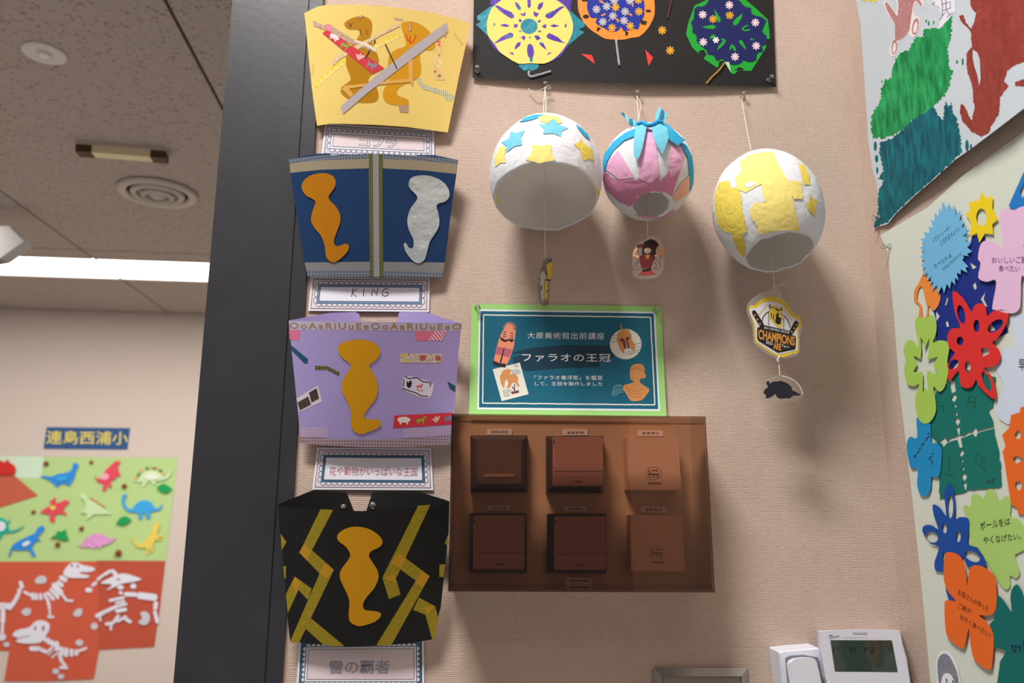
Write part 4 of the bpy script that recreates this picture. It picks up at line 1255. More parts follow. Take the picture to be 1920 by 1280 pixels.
flap(k3, Zc([(76, 109), (200, 85), (350, 58), (545, 50), (552, 112), (575, 300), (100, 300)]), PU, 0.033, 0.00024)
flap(k3, Zc([(1228, 127), (1100, 90), (990, 52), (810, 52), (800, 110), (790, 300), (1200, 300)]), PU, 0.033, 0.00026)
bt = sheet('letter_tape', Zc([(75, 112), (300, 114), (700, 122), (1230, 130), (1226, 180), (700, 176), (300, 172), (82, 170)]), C3, 0.0008, mat('translucent lilac tape', (184, 172, 200), 0.5), k3, th=0.0001, grid=8)
text('lettering', 'OoAaRiUuEeOoAaRiUuEeO', Zc([(78, 122), (1230, 130), (1226, 172), (82, 165)]), C3, 0.0013, mat('ochre print', (150, 126, 84)), bt, bold=0.02, spacing=1.25)
sheet('gold_snake', Zc(smooth_closed([(405, 300), (420, 265), (480, 242), (560, 236), (630, 250), (680, 290), (686, 325), (660, 370), (615, 405), (620, 430), (655, 490), (670, 560), (660, 620), (610, 690), (580, 735), (585, 762), (620, 770), (670, 768), (690, 795), (670, 825), (610, 850), (560, 866), (515, 850), (490, 805), (490, 720), (465, 650), (435, 590), (430, 540), (445, 490), (490, 420), (470, 385), (425, 350)], 3)), C3, 0.003, GOLD, k3, th=0.0008, grid=8)
PLAID = pattern('pink plaid tape', (206, 96, 128), (228, 160, 184), 'dots', 330, 0.25)
sheet('plaid_tape', Zc([(78, 172), (150, 176), (148, 240), (84, 238)]), C3, 0.0011, PLAID, k3, th=0.0001)
sheet('plaid_tape', Zc([(922, 180), (1050, 180), (1000, 243), (922, 243)]), C3, 0.0011, PLAID, k3, th=0.0001)
sheet('striped_pink_tape', Zc([(1050, 180), (1125, 180), (1100, 243), (1000, 243)]), C3, 0.0011, pattern('pink striped tape', (208, 92, 124), (226, 196, 214), 'stripe', 70, 0.5, 0.7), k3, th=0.0001)
sheet('teal_tape', Zc([(90, 272), (204, 365), (202, 398), (180, 395), (92, 305)]), C3, 0.0011, mat('teal glitter tape', (32, 76, 106), vary=0.2, vscale=300), k3, th=0.0001)
sheet('teal_tape', Zc([(1132, 515), (1188, 545), (1185, 585), (1150, 565)]), C3, 0.0011, MATS['teal glitter tape'], k3, th=0.0001)
sheet('olive_tape', Zc([(250, 410), (330, 412), (415, 455), (412, 480), (330, 438), (252, 440)]), C3, 0.0011, GT, k3, th=0.0001)
sheet('patterned_tape', Zc([(820, 328), (1098, 330), (1095, 392), (815, 390)]), C3, 0.0011, pattern('speckled cream tape', (198, 182, 166), (84, 66, 58), 'blotch', 330, 0.28), k3, th=0.0001, grid=8)
blobs('tape_fruit', [Zc(ell(970, 358, 22, 20, 10)), Zc(ell(1072, 360, 20, 18, 10))], C3, 0.0015, mat('brick red print', (170, 86, 76)), k3)
blobs('tape_fruit', [Zc(ell(840, 342, 18, 14, 10)), Zc(ell(872, 376, 14, 10, 10))], C3, 0.0015, mat('mustard print', (214, 176, 88)), k3)
stk = sheet('photo_sticker', Zc([(128, 628), (270, 542), (298, 650), (145, 720)]), C3, 0.0011, mat('sticker white', (206, 198, 210)), k3, th=0.0002)
blobs('sticker_photos', [Zc([(135, 655), (205, 615), (225, 670), (150, 708)]), Zc([(210, 590), (262, 560), (278, 630), (228, 655)])], C3, 0.0017, mat('sepia photo', (70, 58, 54), vary=0.4, vscale=250), stk)
stk = sheet('framed_sticker', Zc(smooth_closed([(850, 478), (930, 492), (1028, 520), (1040, 560), (1010, 630), (900, 600), (830, 560)], 2)), C3, 0.0011, mat('frosted sticker', (208, 200, 218)), k3, th=0.0002)
strokes('sticker_border', [Zc(smooth_open(q, 3)) for q in ([(850, 480), (880, 495), (930, 490), (970, 515), (1025, 522)], [(835, 560), (870, 575), (920, 590), (960, 610), (1005, 615)], [(845, 500), (838, 550)], [(1025, 525), (1015, 550)])], 2.0, C3, 0.0017, mat('grey ink', (70, 64, 80)), stk)
blobs('sticker_lyre', [Zc([(862, 510), (875, 525), (885, 505), (898, 520), (892, 548), (878, 560), (862, 545)])], C3, 0.0017, INK, stk)
blobs('sticker_horse', [Zc(beast('horse', 950, 548, 24))], C3, 0.0017, mat('coral red print', (206, 76, 84)), stk)
strokes('sticker_rocker', [Zc(smooth_open([(928, 565), (950, 578), (975, 572)], 3))], 1.0, C3, 0.0017, MATS['coral red print'], stk)
rt = sheet('red_animal_tape', Zc([(780, 742), (1168, 722), (1164, 802), (770, 828)]), C3, 0.0012, mat('red tape', (204, 52, 66)), k3, th=0.0001, grid=8)
blobs('printed_animal', [Zc(beast('pig', 845, 776, 44))], C3, 0.0016, TA[0], rt)
blobs('printed_animal', [Zc(beast('horse', 960, 775, 36))], C3, 0.0016, TA[1], rt)
blobs('printed_animal', [Zc(beast('bird', 1058, 765, 32))], C3, 0.0016, TA[2], rt)
blobs('printed_animal', [Zc(beast('cat', 1140, 762, 28))], C3, 0.0016, mat('tape print blue', (96, 140, 176)), rt)
DT1 = pattern('lilac dotted tape', (182, 162, 196), (122, 98, 124), 'dots', 260, 0.2)
sheet('dotted_tape', Zc([(148, 815), (340, 825), (338, 890), (152, 880)]), C3, 0.0010, DT1, k3, th=0.0001, grid=8)
sheet('dotted_tape', Zc([(845, 830), (1055, 815), (1162, 805), (1155, 868), (1050, 880), (840, 890)]), C3, 0.0010, DT1, k3, th=0.0001, grid=8)
sheet('edge_tape', Zc([(150, 878), (350, 898), (700, 902), (1000, 890), (1158, 868), (1150, 935), (900, 948), (600, 955), (300, 940), (152, 930)]), C3, 0.0012, pattern('mauve ringed tape', (166, 142, 156), (116, 98, 104), 'dots', 210, 0.3), k3, th=0.0001, grid=8)

# --- black crown
C4 = bulge(520, 846, 925, 1212, 0.034, 0.064)
k4 = crown((680, 1210), 'black paper crown with yellow lightning tape and a gold snake, lowest of the column')
BK = mat('black card', (20, 21, 22), 0.7, 0.3, bump=0.04, bscale=250)
sheet('front_band', Zd([(70, 155), (180, 175), (340, 185), (600, 195), (900, 180), (1050, 165), (1155, 135), (1150, 330), (1100, 800), (1045, 1005), (900, 1030), (700, 1045), (500, 1050), (350, 1035), (210, 1025), (148, 1020), (130, 850), (95, 400)]), C4, 0, BK, k4, th=0.0005, grid=8)
flap(k4, Zd([(70, 152), (180, 108), (290, 63), (505, 76), (550, 190), (560, 400), (90, 400)]), BK, 0.037, 0.00024)
flap(k4, Zd([(1155, 132), (1050, 100), (960, 72), (668, 75), (630, 190), (620, 400), (1140, 400)]), BK, 0.037, 0.00024)
sheet('gold_snake', Zd(smooth_closed([(445, 365), (455, 335), (500, 305), (560, 293), (640, 305), (705, 345), (732, 385), (715, 420), (665, 445), (645, 475), (670, 520), (700, 570), (705, 620), (680, 680), (630, 740), (608, 785), (620, 818), (670, 825), (715, 835), (720, 860), (680, 895), (600, 920), (560, 915), (525, 890), (518, 840), (522, 760), (490, 680), (462, 615), (470, 565), (510, 510), (528, 470), (500, 420), (460, 390)], 3)), C4, 0.003, GOLD, k4, th=0.0008, grid=8)
YT = mat('mustard masking tape', (152, 134, 30), 0.65, bump=0.1, bscale=300, vary=0.12, vscale=250)
YT2 = mat('doubled masking tape', (188, 142, 34), 0.65)
for q in ([(340, 183), (420, 187), (285, 443), (205, 460)], [(205, 455), (240, 402), (425, 565), (365, 620)], [(362, 525), (425, 565), (205, 1025), (148, 1018)], [(160, 650), (178, 608), (285, 685), (260, 755)], [(175, 612), (215, 660), (133, 840), (122, 720)],
          [(275, 868), (490, 1045), (430, 1050), (355, 1035), (243, 935)], [(957, 160), (1033, 155), (815, 625), (732, 612)], [(732, 618), (808, 592), (846, 722), (772, 750)], [(785, 520), (835, 460), (1030, 605), (985, 665)], [(978, 575), (1030, 605), (788, 1040), (692, 1043)],
          [(962, 740), (1062, 795), (1025, 858), (925, 818)], [(1003, 850), (1062, 792), (1085, 870), (1060, 1000), (1045, 1005)], [(88, 338), (125, 390), (95, 442)], [(105, 543), (122, 543), (120, 620), (112, 620)], [(1092, 532), (1128, 530), (1118, 612), (1090, 610)], [(1125, 395), (1148, 340), (1150, 415), (1140, 415)]):
    sheet('masking_tape', Zd(q), C4, 0.0009, YT, k4, th=0.0001, grid=8)
for q in ([(205, 455), (240, 402), (283, 445), (255, 508)], [(362, 525), (425, 565), (385, 620), (332, 590)], [(160, 655), (178, 608), (218, 645), (188, 712)], [(785, 520), (835, 460), (880, 495), (848, 558)], [(978, 575), (1030, 605), (985, 678), (935, 645)], [(735, 615), (808, 592), (815, 650)], [(1000, 805), (1060, 795), (1012, 855)]):
    sheet('tape_overlap', Zd(q), C4, 0.0013, YT2, k4, th=0.0001, grid=8)

# ------------------------------------------------------------------ name cards
CARD = mat('white card paper', (222, 222, 230), 0.8)
LNE = mat('navy print line', (40, 52, 78), 0.7)


def sides(q):
    return [[q[i], q[(i + 1) % len(q)]] for i in range(len(q))]


def name_card(quad, label, outer, frame, field, lines):
    """quad TL TR BR BL in pixels; scalloped border, framed field and the writing"""
    w_ = (Vector(quad[1]) - Vector(quad[0])).length
    h_ = (Vector(quad[3]) - Vector(quad[0])).length
    mid = M_(sum(p[0] for p in quad) / 4, sum(p[1] for p in quad) / 4)
    t = thing('name_card', mid, label, 'name card', 'scalloped name cards')
    cs = Bent(M_, lambda px, py: 0.003 + 0.002 * math.sin((px - quad[0][0]) / w_ * math.pi))
    cs.n = NM
    qm = quadmap(quad)

    def L(x, y):                       # card pixels from its top left corner
        return qm(x / w_, y / h_)

    def box_(i, a=0.0):
        return [L(i, i + a), L(w_ - i, i + a), L(w_ - i, h_ - i - a), L(i, h_ - i - a)]
    sheet('paper', box_(0), cs, 0, CARD, t, th=0.0004, grid=12)
    sheet('printed_border', box_(4.5), cs, 0.0006, outer, t, th=0.0001, grid=12)
    strokes('border_line', sides(box_(4.5)), 1.0, cs, 0.0010, LNE, t)
    half, lns = [], []
    i0 = 13.5
    nx = max(4, int((w_ - 2 * i0) / 9.4))
    ny = max(2, int((h_ - 2 * i0) / 9.4))
    rx, ry = (w_ - 2 * i0) / nx / 2, (h_ - 2 * i0) / ny / 2
    for k in range(nx):
        for yy, sg in ((i0, -1), (h_ - i0, 1)):
            arc = [L(i0 + rx * (2 * k + 1) + rx * math.cos(math.pi * j / 8), yy + sg * 5.6 * math.sin(math.pi * j / 8)) for j in range(9)]
            half.append(arc); lns.append(arc)
    for k in range(ny):
        for xx, sg in ((i0, -1), (w_ - i0, 1)):
            arc = [L(xx + sg * 5.6 * math.sin(math.pi * j / 8), i0 + ry * (2 * k + 1) + ry * math.cos(math.pi * j / 8)) for j in range(9)]
            half.append(arc); lns.append(arc)
    blobs('scallops', half, cs, 0.0010, mat('scallop white', (214, 214, 224)), t)
    strokes('scallop_lines', lns, 0.9, cs, 0.0013, LNE, t)
    sheet('frame_print', box_(i0 + 0.5), cs, 0.0010, frame, t, th=0.0001, grid=12)
    strokes('frame_lines', sides(box_(i0 + 0.8)) + sides(box_(i0 + 5.0)), 0.9, cs, 0.0016, LNE, t)
    sheet('field', box_(i0 + 5.2), cs, 0.0012, field, t, th=0.0001, grid=12)
    return t, cs


GRYB = mat('grey violet print', (196, 192, 214))
PNKB = mat('pale pink print', (222, 206, 212))
BLUB = mat('dusty blue print', (66, 106, 134))
SBLU = mat('steel blue print', (112, 142, 172))
WF = mat('white field', (222, 222, 234))
PF = mat('blush field', (214, 200, 204))
t, cs = name_card(Za([(297, 985), (1168, 1040), (1170, 1285), (266, 1245)]), 'white scalloped name card with three outlined katakana, below the yellow crown', GRYB, WF, PF, 0)
text('lettering', 'コブラ', Za([(572, 1092), (872, 1100), (872, 1184), (570, 1172)]), cs, 0.0018, LNE, t, bold=0.045, fit=0.045)
text('lettering_fill', 'コブラ', Za([(572, 1092), (872, 1100), (872, 1184), (570, 1172)]), cs, 0.0021, mat('lettering white', (226, 222, 230)), t, bold=0.006, fit=0.045)
t, cs = name_card(Zb([(258, 955), (1145, 962), (1138, 1218), (230, 1210)]), 'white scalloped name card with handwritten KING', PNKB, SBLU, WF, 0)
strokes('handwriting', [Zb(q) for q in ([(570, 1040), (556, 1105)], [(598, 1042), (562, 1075), (592, 1105)], [(650, 1042), (645, 1102)], [(708, 1100), (716, 1040), (745, 1095), (755, 1040)], smooth_open([(832, 1052), (812, 1042), (792, 1062), (788, 1088), (806, 1100), (828, 1092), (830, 1074), (808, 1074)], 4))], 1.4, cs, 0.0018, INK, t)
t, cs = name_card(Zc([(265, 955), (1025, 960), (1040, 1240), (232, 1235)]), 'white scalloped name card with red handwriting, below the lilac crown', PNKB, BLUB, WF, 0)
text('handwriting', '花や動物がいっぱいな王国', Zc([(350, 1082), (935, 1088), (932, 1148), (345, 1140)]), cs, 0.0018, mat('red pencil', (176, 84, 92)), t, wob=0.04)
t, cs = name_card(Zd([(205, 1005), (993, 1000), (996, 1320), (186, 1320)]), 'blue bordered scalloped name card under the black crown, cut by the lower edge', BLUB, WF, PF, 0)
text('lettering', '雷の覇者', Zd([(396, 1138), (778, 1134), (776, 1222), (396, 1224)]), cs, 0.0018, LNE, t, bold=0.010, fit=0.010)
text('lettering_fill', '雷の覇者', Zd([(396, 1138), (778, 1134), (776, 1222), (396, 1224)]), cs, 0.0021, mat('lettering lilac', (186, 188, 204)), t, bold=-0.014, fit=0.010)
pin(646, 953, M_, 0.0042, 'left clear push pin inside the black crown', (0, 0.3))
pin(700, 949, M_, 0.0042, 'right clear push pin inside the black crown', (0, 0.3))

# ------------------------------------------------------------------ black sheet with cut-paper fireworks
Ze = Z(870, 0, 6.0)
Zf = Z(1190, 0, 6.8571)
sh = Bent(M_, lambda px, py: 0.003 + 0.010 * max(0.0, min(1.0, (py + 60) / 220)) * (0.3 + 0.7 * math.sin(max(0, min(1, (px - 886) / 569)) * math.pi)))
sh.n = NM
fw = thing('firework_collage', M_(1170, 150), 'black sheet with three round cut-paper firework flowers, at the top', 'collage')
BKP = mat('black drawing paper', (24, 24, 25), 0.7, 0.25, bump=0.06, bscale=60)
sheet('black_paper', [(891, -170), (886, 146), (1000, 150), (1200, 157), (1455, 163), (1444, -170)], sh, 0, BKP, fw, th=0.0004, grid=(20, 30))
TLF = mat('teal foil paper', (8, 120, 138), 0.42, 0.3, metal=0.1, bump=0.3, bscale=60)
VIO = mat('violet foil paper', (70, 34, 144), 0.42, 0.3, metal=0.1, bump=0.3, bscale=60)
PYL = mat('pale yellow paper', (222, 204, 108), 0.75)
f1 = sheet('yellow_firework', Ze(smooth_closed([(340, 60), (500, -40), (640, -70), (740, -75), (850, -70), (1000, -20), (1140, 70), (1195, 170), (1225, 260), (1225, 350), (1200, 420), (1160, 495), (1090, 590), (1000, 670), (900, 715), (740, 710), (610, 715), (480, 640), (400, 580), (340, 490), (275, 410), (258, 330), (260, 240), (290, 140)], 2)), sh, 0.004, PYL, fw, th=0.0004, grid=(20, 30))
sheet('teal_foil_layer', Ze([(300, 70), (148, 180), (150, 220), (190, 245), (135, 275), (275, 410), (400, 560), (620, 715), (618, 745), (680, 798), (735, 780), (760, 802), (838, 765), (838, 705), (1170, 510), (1355, 360), (1290, 330), (1358, 300), (1355, 260), (1275, 190), (1200, 125), (1000, 40), (500, 40)]), sh, 0.0012, TLF, fw, th=0.0003, grid=(20, 30))
sheet('violet_foil_layer', Ze([(340, 60), (290, 60), (300, 0), (340, -40), (440, -110), (620, -130), (850, -130), (1050, -110), (1190, -50), (1215, 0), (1200, 130), (1140, 70), (1240, 330), (1160, 500), (1175, 520), (1085, 640), (990, 690), (700, 690), (410, 605), (330, 530), (275, 430), (285, 410), (345, 490), (260, 300)]), sh, 0.0024, VIO, fw, th=0.0003, grid=(20, 30))
cutV = [[(340, 58), (390, 65), (450, 100), (540, 140), (565, 175), (560, 200), (530, 208), (490, 185), (400, 120)], [(1140, 68), (1080, 75), (1010, 120), (930, 150), (912, 185), (945, 212), (990, 200), (1060, 130)],
        [(345, 480), (395, 440), (420, 415), (520, 365), (555, 380), (550, 415), (480, 440), (410, 465), (355, 488)], [(1155, 490), (1110, 470), (1060, 420), (960, 370), (925, 400), (940, 430), (1000, 455), (1080, 475)],
        [(712, -40), (750, -40), (752, 70), (730, 92), (715, 75)], [(742, 488), (775, 515), (790, 590), (770, 660), (745, 670), (718, 625), (708, 570), (715, 510)],
        [(572, 20), (605, 35), (640, 85), (635, 115), (605, 105), (585, 70)], [(892, 20), (885, 70), (850, 115), (825, 95), (840, 45)], [(575, 560), (570, 530), (600, 480), (640, 468), (632, 510)], [(925, 560), (890, 535), (850, 500), (848, 472), (890, 480), (915, 530)],
        [(405, 282), (455, 268), (515, 285), (480, 305), (435, 295)], [(965, 292), (1010, 272), (1075, 290), (1020, 308)], [(328, 248), (355, 275), (325, 300), (338, 275)], [(1155, 258), (1150, 318), (1128, 290)],
        [(555, 262), (578, 275), (605, 268), (600, 310), (575, 305), (555, 318), (565, 290)], [(875, 290), (930, 268), (922, 320), (890, 310)], [(628, 152), (665, 155), (690, 130), (693, 178), (655, 178)], [(780, 128), (845, 152), (815, 195), (785, 172)],
        [(625, 425), (680, 398), (692, 430), (670, 458), (650, 425)], [(788, 400), (835, 400), (865, 432), (820, 455)], [(612, 218), (640, 215), (652, 238), (625, 252)], [(822, 240), (865, 218), (862, 245), (840, 255)], [(610, 350), (652, 345), (632, 362)], [(825, 342), (875, 350), (850, 366)],
        [(500, 590), (550, 590), (562, 620), (540, 612)], [(935, 628), (952, 588), (995, 595), (960, 605)], [(735, 420), (745, 405), (752, 428), (735, 432)]]
for q in cutV:
    sheet('violet_cut', Ze(q), sh, 0.0046, VIO, f1, th=0.0001)
for q in (ell(732, 295, 96, 86, 20), [(490, 400), (520, 395), (555, 405), (540, 425), (515, 428)], [(930, 160), (960, 135), (990, 148), (960, 162)], [(600, 78), (630, 85), (638, 112), (610, 104)], [(855, 475), (890, 478), (890, 490), (860, 488)], [(735, 645), (775, 645), (772, 690), (745, 700)]):
    sheet('teal_cut', Ze(q), sh, 0.0049, TLF, f1, th=0.0001)
PIPES = mat('silver chenille stem', (180, 180, 188), 0.35, 0.7, metal=0.5, bump=0.8, bscale=700)


def stem(nm, pts, r, m_, h=0.005):
    return tube(nm, smooth_open([tuple(sh(x, y, h)) for x, y in pts], 4), r, m_, fw, 7)


stem('silver_stem', Ze([(728, 800), (742, 862), (850, 840), (978, 802)]), 0.0022, PIPES)
ORG = mat('orange firework paper', (232, 134, 44), 0.7)
f2 = sheet('orange_firework', Ze(smooth_closed([(1280, -60), (1280, 40), (1290, 130), (1345, 250), (1420, 330), (1510, 390), (1590, 435), (1700, 445), (1800, 445), (1880, 425), (1975, 410), (2060, 330), (2110, 250), (2145, 150), (2140, 0), (2110, -130), (2040, -250), (1930, -350), (1800, -410), (1700, -420), (1580, -400), (1450, -320), (1350, -210), (1295, -90)], 2)), sh, 0.002, ORG, fw, th=0.0004, grid=(20, 30))
UB_ = mat('ultramarine paper', (16, 40, 142), 0.7)
sheet('blue_layer', rough_edge(Ze(smooth_closed([(1390, 10), (1385, 90), (1400, 160), (1440, 205), (1500, 195), (1480, 250), (1520, 290), (1580, 320), (1660, 350), (1740, 345), (1760, 300), (1800, 350), (1850, 345), (1890, 320), (1950, 330), (1980, 265), (2010, 220), (2030, 160), (2030, 60), (2020, -60), (1980, -180), (1900, -270), (1780, -320), (1660, -320), (1540, -280), (1450, -190), (1400, -90)], 2)), 5, 1.0, 12), sh, 0.0032, UB_, f2, th=0.0003, grid=(20, 30))
for q in ([(1320, -10), (1400, -5), (1385, 15), (1330, 12)], ell(1372, 185, 36, 22, 10), [(1505, 300), (1540, 320), (1505, 352), (1490, 340)], [(1815, 350), (1850, 360), (1835, 405), (1812, 385)], [(2040, 110), (2090, 108), (2110, 128), (2060, 140)], [(1985, 215), (2030, 235), (2060, 240), (2045, 280), (1990, 270)]):
    sheet('dark_cut', Ze(q), sh, 0.0040, BKP, f2, th=0.0001)
for q in ([(1510, 8), (1545, 5), (1580, 30), (1555, 38)], [(1535, 175), (1580, 148), (1600, 160), (1560, 180)], [(1840, 150), (1880, 150), (1895, 185), (1870, 175)], [(1712, 205), (1735, 210), (1745, 250), (1725, 250)], ell(1898, 55, 10, 22, 8), ell(1632, 230, 10, 8, 6)):
    sheet('orange_cut', Ze(q), sh, 0.0040, ORG, f2, th=0.0001)
SFL = mat('silver flower sticker', (190, 190, 200), 0.3, 0.6, metal=0.5)
GFL = mat('gold flower sticker', (218, 160, 44), 0.35, 0.6, metal=0.4)
PFL = mat('pale pink flower sticker', (220, 196, 208), 0.45)
for x, y, m_ in ((1490, 105, SFL), (1605, 72, SFL), (1705, 82, GFL), (1812, 130, SFL), (1675, 180, SFL), (1562, 245, SFL), (1800, 232, SFL), (1665, 312, GFL), (1870, 292, GFL), (1690, 5, SFL), (1868, 8, SFL), (1968, 130, GFL), (1962, 0, GFL)):
    sheet('flower_sticker', Ze(flower(x, y, 48, 8, 0.35)), sh, 0.0044, m_, f2, th=0.0008)
stem('silver_stem', Ze([(1712, 448), (1722, 540), (1735, 640), (1748, 740)]), 0.0022, PIPES, 0.004)
for q in (Ze([(1318, 605), (1440, 620), (1472, 720)]), Zf([(138, 640), (238, 740), (178, 848)])):
    sheet('red_triangle', q, sh, 0.0008, mat('vermilion paper', (214, 58, 48)), fw, th=0.0003)
for x, y in ((355, 390), (457, 648)):
    sheet('flower_sticker', Zf(flower(x, y, 57, 8, 0.35)), sh, 0.0008, GFL, fw, th=0.0008)
stem('red_stem', Zf([(480, -60), (462, 60), (440, 150), (422, 240)]), 0.0016, mat('dark red chenille stem', (110, 50, 54), 0.5, bump=0.8, bscale=700), 0.003)
GRF = mat('bright green paper', (22, 152, 44), 0.7)
f3 = sheet('green_firework', Zf([(1000, -50), (905, 10), (770, 70), (690, 290), (660, 440), (740, 610), (830, 695), (820, 660), (890, 640), (925, 700), (885, 755), (1060, 870), (1080, 850), (1085, 790), (1130, 780), (1200, 800), (1240, 945), (1290, 950), (1330, 905), (1280, 905), (1350, 860), (1410, 890), (1380, 908), (1500, 912), (1570, 800), (1690, 610), (1700, 500), (1738, 500), (1730, 380), (1710, 250), (1560, 110), (1430, 0), (1330, -70), (1200, -100), (1080, -90)]), sh, 0.002, GRF, fw, th=0.0004, grid=(20, 30))
DBL = mat('dark navy paper', (14, 26, 84), 0.7)
sheet('navy_layer', rough_edge(Zf(smooth_closed([(960, 0), (890, 80), (810, 80), (770, 120), (770, 180), (760, 230), (725, 290), (740, 350), (745, 410), (790, 440), (800, 520), (850, 590), (920, 640), (940, 700), (1020, 710), (1060, 780), (1130, 750), (1170, 790), (1230, 830), (1340, 830), (1400, 770), (1480, 800), (1560, 765), (1580, 690), (1650, 660), (1630, 600), (1700, 560), (1690, 460), (1640, 400), (1690, 270), (1620, 220), (1510, 180), (1500, 110), (1430, 90), (1360, 20), (1290, -20), (1200, -40), (1080, -35)], 2)), 6, 1.0, 15), sh, 0.0040, DBL, f3, th=0.0003, grid=(20, 30))
for q in ([(1020, 110), (1060, 170), (1105, 240), (1100, 280), (1075, 290), (1050, 230)], [(1385, 172), (1375, 230), (1320, 315), (1275, 328), (1262, 290), (1300, 240)], [(860, 345), (940, 330), (1010, 318), (1050, 345), (1010, 375), (930, 365)], [(960, 485), (1000, 445), (1045, 450), (1020, 490), (985, 500)],
          [(1055, 648), (1085, 580), (1140, 525), (1100, 510), (1130, 495), (1170, 510), (1165, 550), (1110, 610)], [(1222, 655), (1222, 600), (1255, 565), (1300, 615), (1302, 655), (1280, 655), (1255, 605)], [(1345, 515), (1380, 520), (1410, 570), (1440, 645), (1400, 610), (1345, 550)], [(1482, 488), (1550, 510), (1490, 515)], [(1170, 170), (1190, 155), (1200, 235), (1180, 235)]):
    sheet('green_cut', Zf(q), sh, 0.0048, GRF, f3, th=0.0001)
strokes('green_cut', [Zf(smooth_open([(1455, 325), (1410, 345), (1385, 375), (1430, 390), (1482, 378)], 3))], 2.6, sh, 0.0048, GRF, f3)
for x, y, m_ in ((875, 188, PFL), (1217, 65, PFL), (1552, 290, PFL), (882, 540, PFL), (1562, 590, PFL), (1290, 730, PFL), (1225, 198, GFL), (1008, 245, GFL)):
    sheet('flower_sticker', Zf(flower(x, y, 54, 8, 0.35)), sh, 0.0052, m_, f3, th=0.0008)
sheet('flower_sticker', Zf(flower(1045, 515, 44, 6, 0.35)), sh, 0.0052, mat('white orange flower sticker', (228, 218, 214)), f3, th=0.0008)
sheet('pale_fold', Zf([(1155, 795), (1215, 795), (1240, 935)]), sh, 0.0056, mat('pale green fold', (176, 200, 176)), f3, th=0.0002)
stem('gold_stem', Zf([(1150, 815), (1090, 900), (1000, 985), (918, 1080)]), 0.0020, mat('gold chenille stem', (176, 140, 50), 0.35, 0.7, metal=0.5, bump=0.8, bscale=700), 0.005)
pin(895, 134, sh, 0.0006, 'clear push pin at the lower left corner of the black sheet', (0, 0.35))
pin(1441, 151, sh, 0.0006, 'clear push pin at the lower right corner of the black sheet', (0.3, 0.3))

# ------------------------------------------------------------------ teal notice
Zk = Z(870, 560, 4.9231)
pb_ = Bent(M_, lambda px, py: 0.004 + 0.006 * max(0, (py - 620) / 160) ** 2)
pb_.n = NM
no = thing('museum_notice', M_(1065, 778), 'teal printed notice with busts and helmets on a light green card', 'notice')
sheet('green_backing', Zk([(70, 45), (900, 56), (1820, 70), (1870, 1090), (900, 1086), (45, 1078)]), pb_, 0, mat('light green card', (150, 202, 118), 0.8), no, th=0.0006, grid=(None, 12))
pr = sheet('printed_sheet', Zk([(140, 97), (1765, 120), (1810, 1035), (122, 1020)]), pb_, 0.0010, mat('printed sheet white', (216, 224, 230), 0.6), no, th=0.0003, grid=(None, 12))
sheet('teal_print', Zk([(153, 113), (1750, 135), (1793, 1018), (138, 1002)]), pb_, 0.0015, mat('teal print', (18, 92, 116), 0.5, vary=0.06, vscale=30), pr, th=0.0001, grid=(None, 12))
CHK = mat('chalk white print', (214, 214, 202), 0.6)
ln = []
cor = [(180, 148), (1722, 170), (1762, 978), (172, 962)]
for i in range(4):
    a, b = Vector(cor[i]), Vector(cor[(i + 1) % 4])
    n_ = int((b - a).length / 14)
    rnd = random.Random(i)
    ln.append(Zk([tuple(a + (b - a) * k / n_ + Vector((rnd.uniform(-1.6, 1.6), rnd.uniform(-1.6, 1.6)))) for k in range(n_ + 1)]))
strokes('chalk_frame', ln, 2.3, pb_, 0.0019, CHK, pr)
sheet('brush_band', rough_edge(Zk([(440, 500), (600, 455), (900, 428), (1435, 432), (1430, 490), (1400, 530), (1250, 590), (1250, 632), (900, 640), (600, 670), (570, 665), (455, 600), (450, 540), (600, 505), (440, 508)]), 5, 0.5, 2), pb_, 0.0017, mat('dark slate print', (22, 56, 74), 0.5), pr, th=0.00005, grid=(None, 12))
for s_, q, b_ in (('大原美術館出前講座', [(585, 308), (1295, 312), (1295, 376), (585, 366)], 0.0), ('ファラオの王冠', [(535, 505), (1352, 510), (1355, 582), (540, 578)], 0.006), ('「ファラオ像浮彫」を鑑賞', [(650, 706), (1278, 708), (1278, 750), (650, 745)], 0.0), ('して、王冠を製作しました', [(655, 765), (1278, 766), (1278, 803), (655, 800)], 0.0)):
    text('lettering', s_, Zk(q), pb_, 0.0021, mat('white lettering', (222, 224, 224), 0.6), pr, bold=b_, spacing=1.12)
SAL = mat('salmon print', (220, 136, 104))
TER = mat('terracotta print', (200, 138, 82))
PLU = mat('plum print', (108, 56, 60))
ROS = mat('rose print', (176, 92, 108))
BLK2 = mat('black print', (36, 34, 38))
NVP = mat('navy stripe print', (36, 66, 110))


def art(nm, polys, m_, h=0.0022, sm=0):
    return blobs(nm, [Zk(smooth_closed(p, sm) if sm else p) for p in polys], pb_, h, m_, pr)


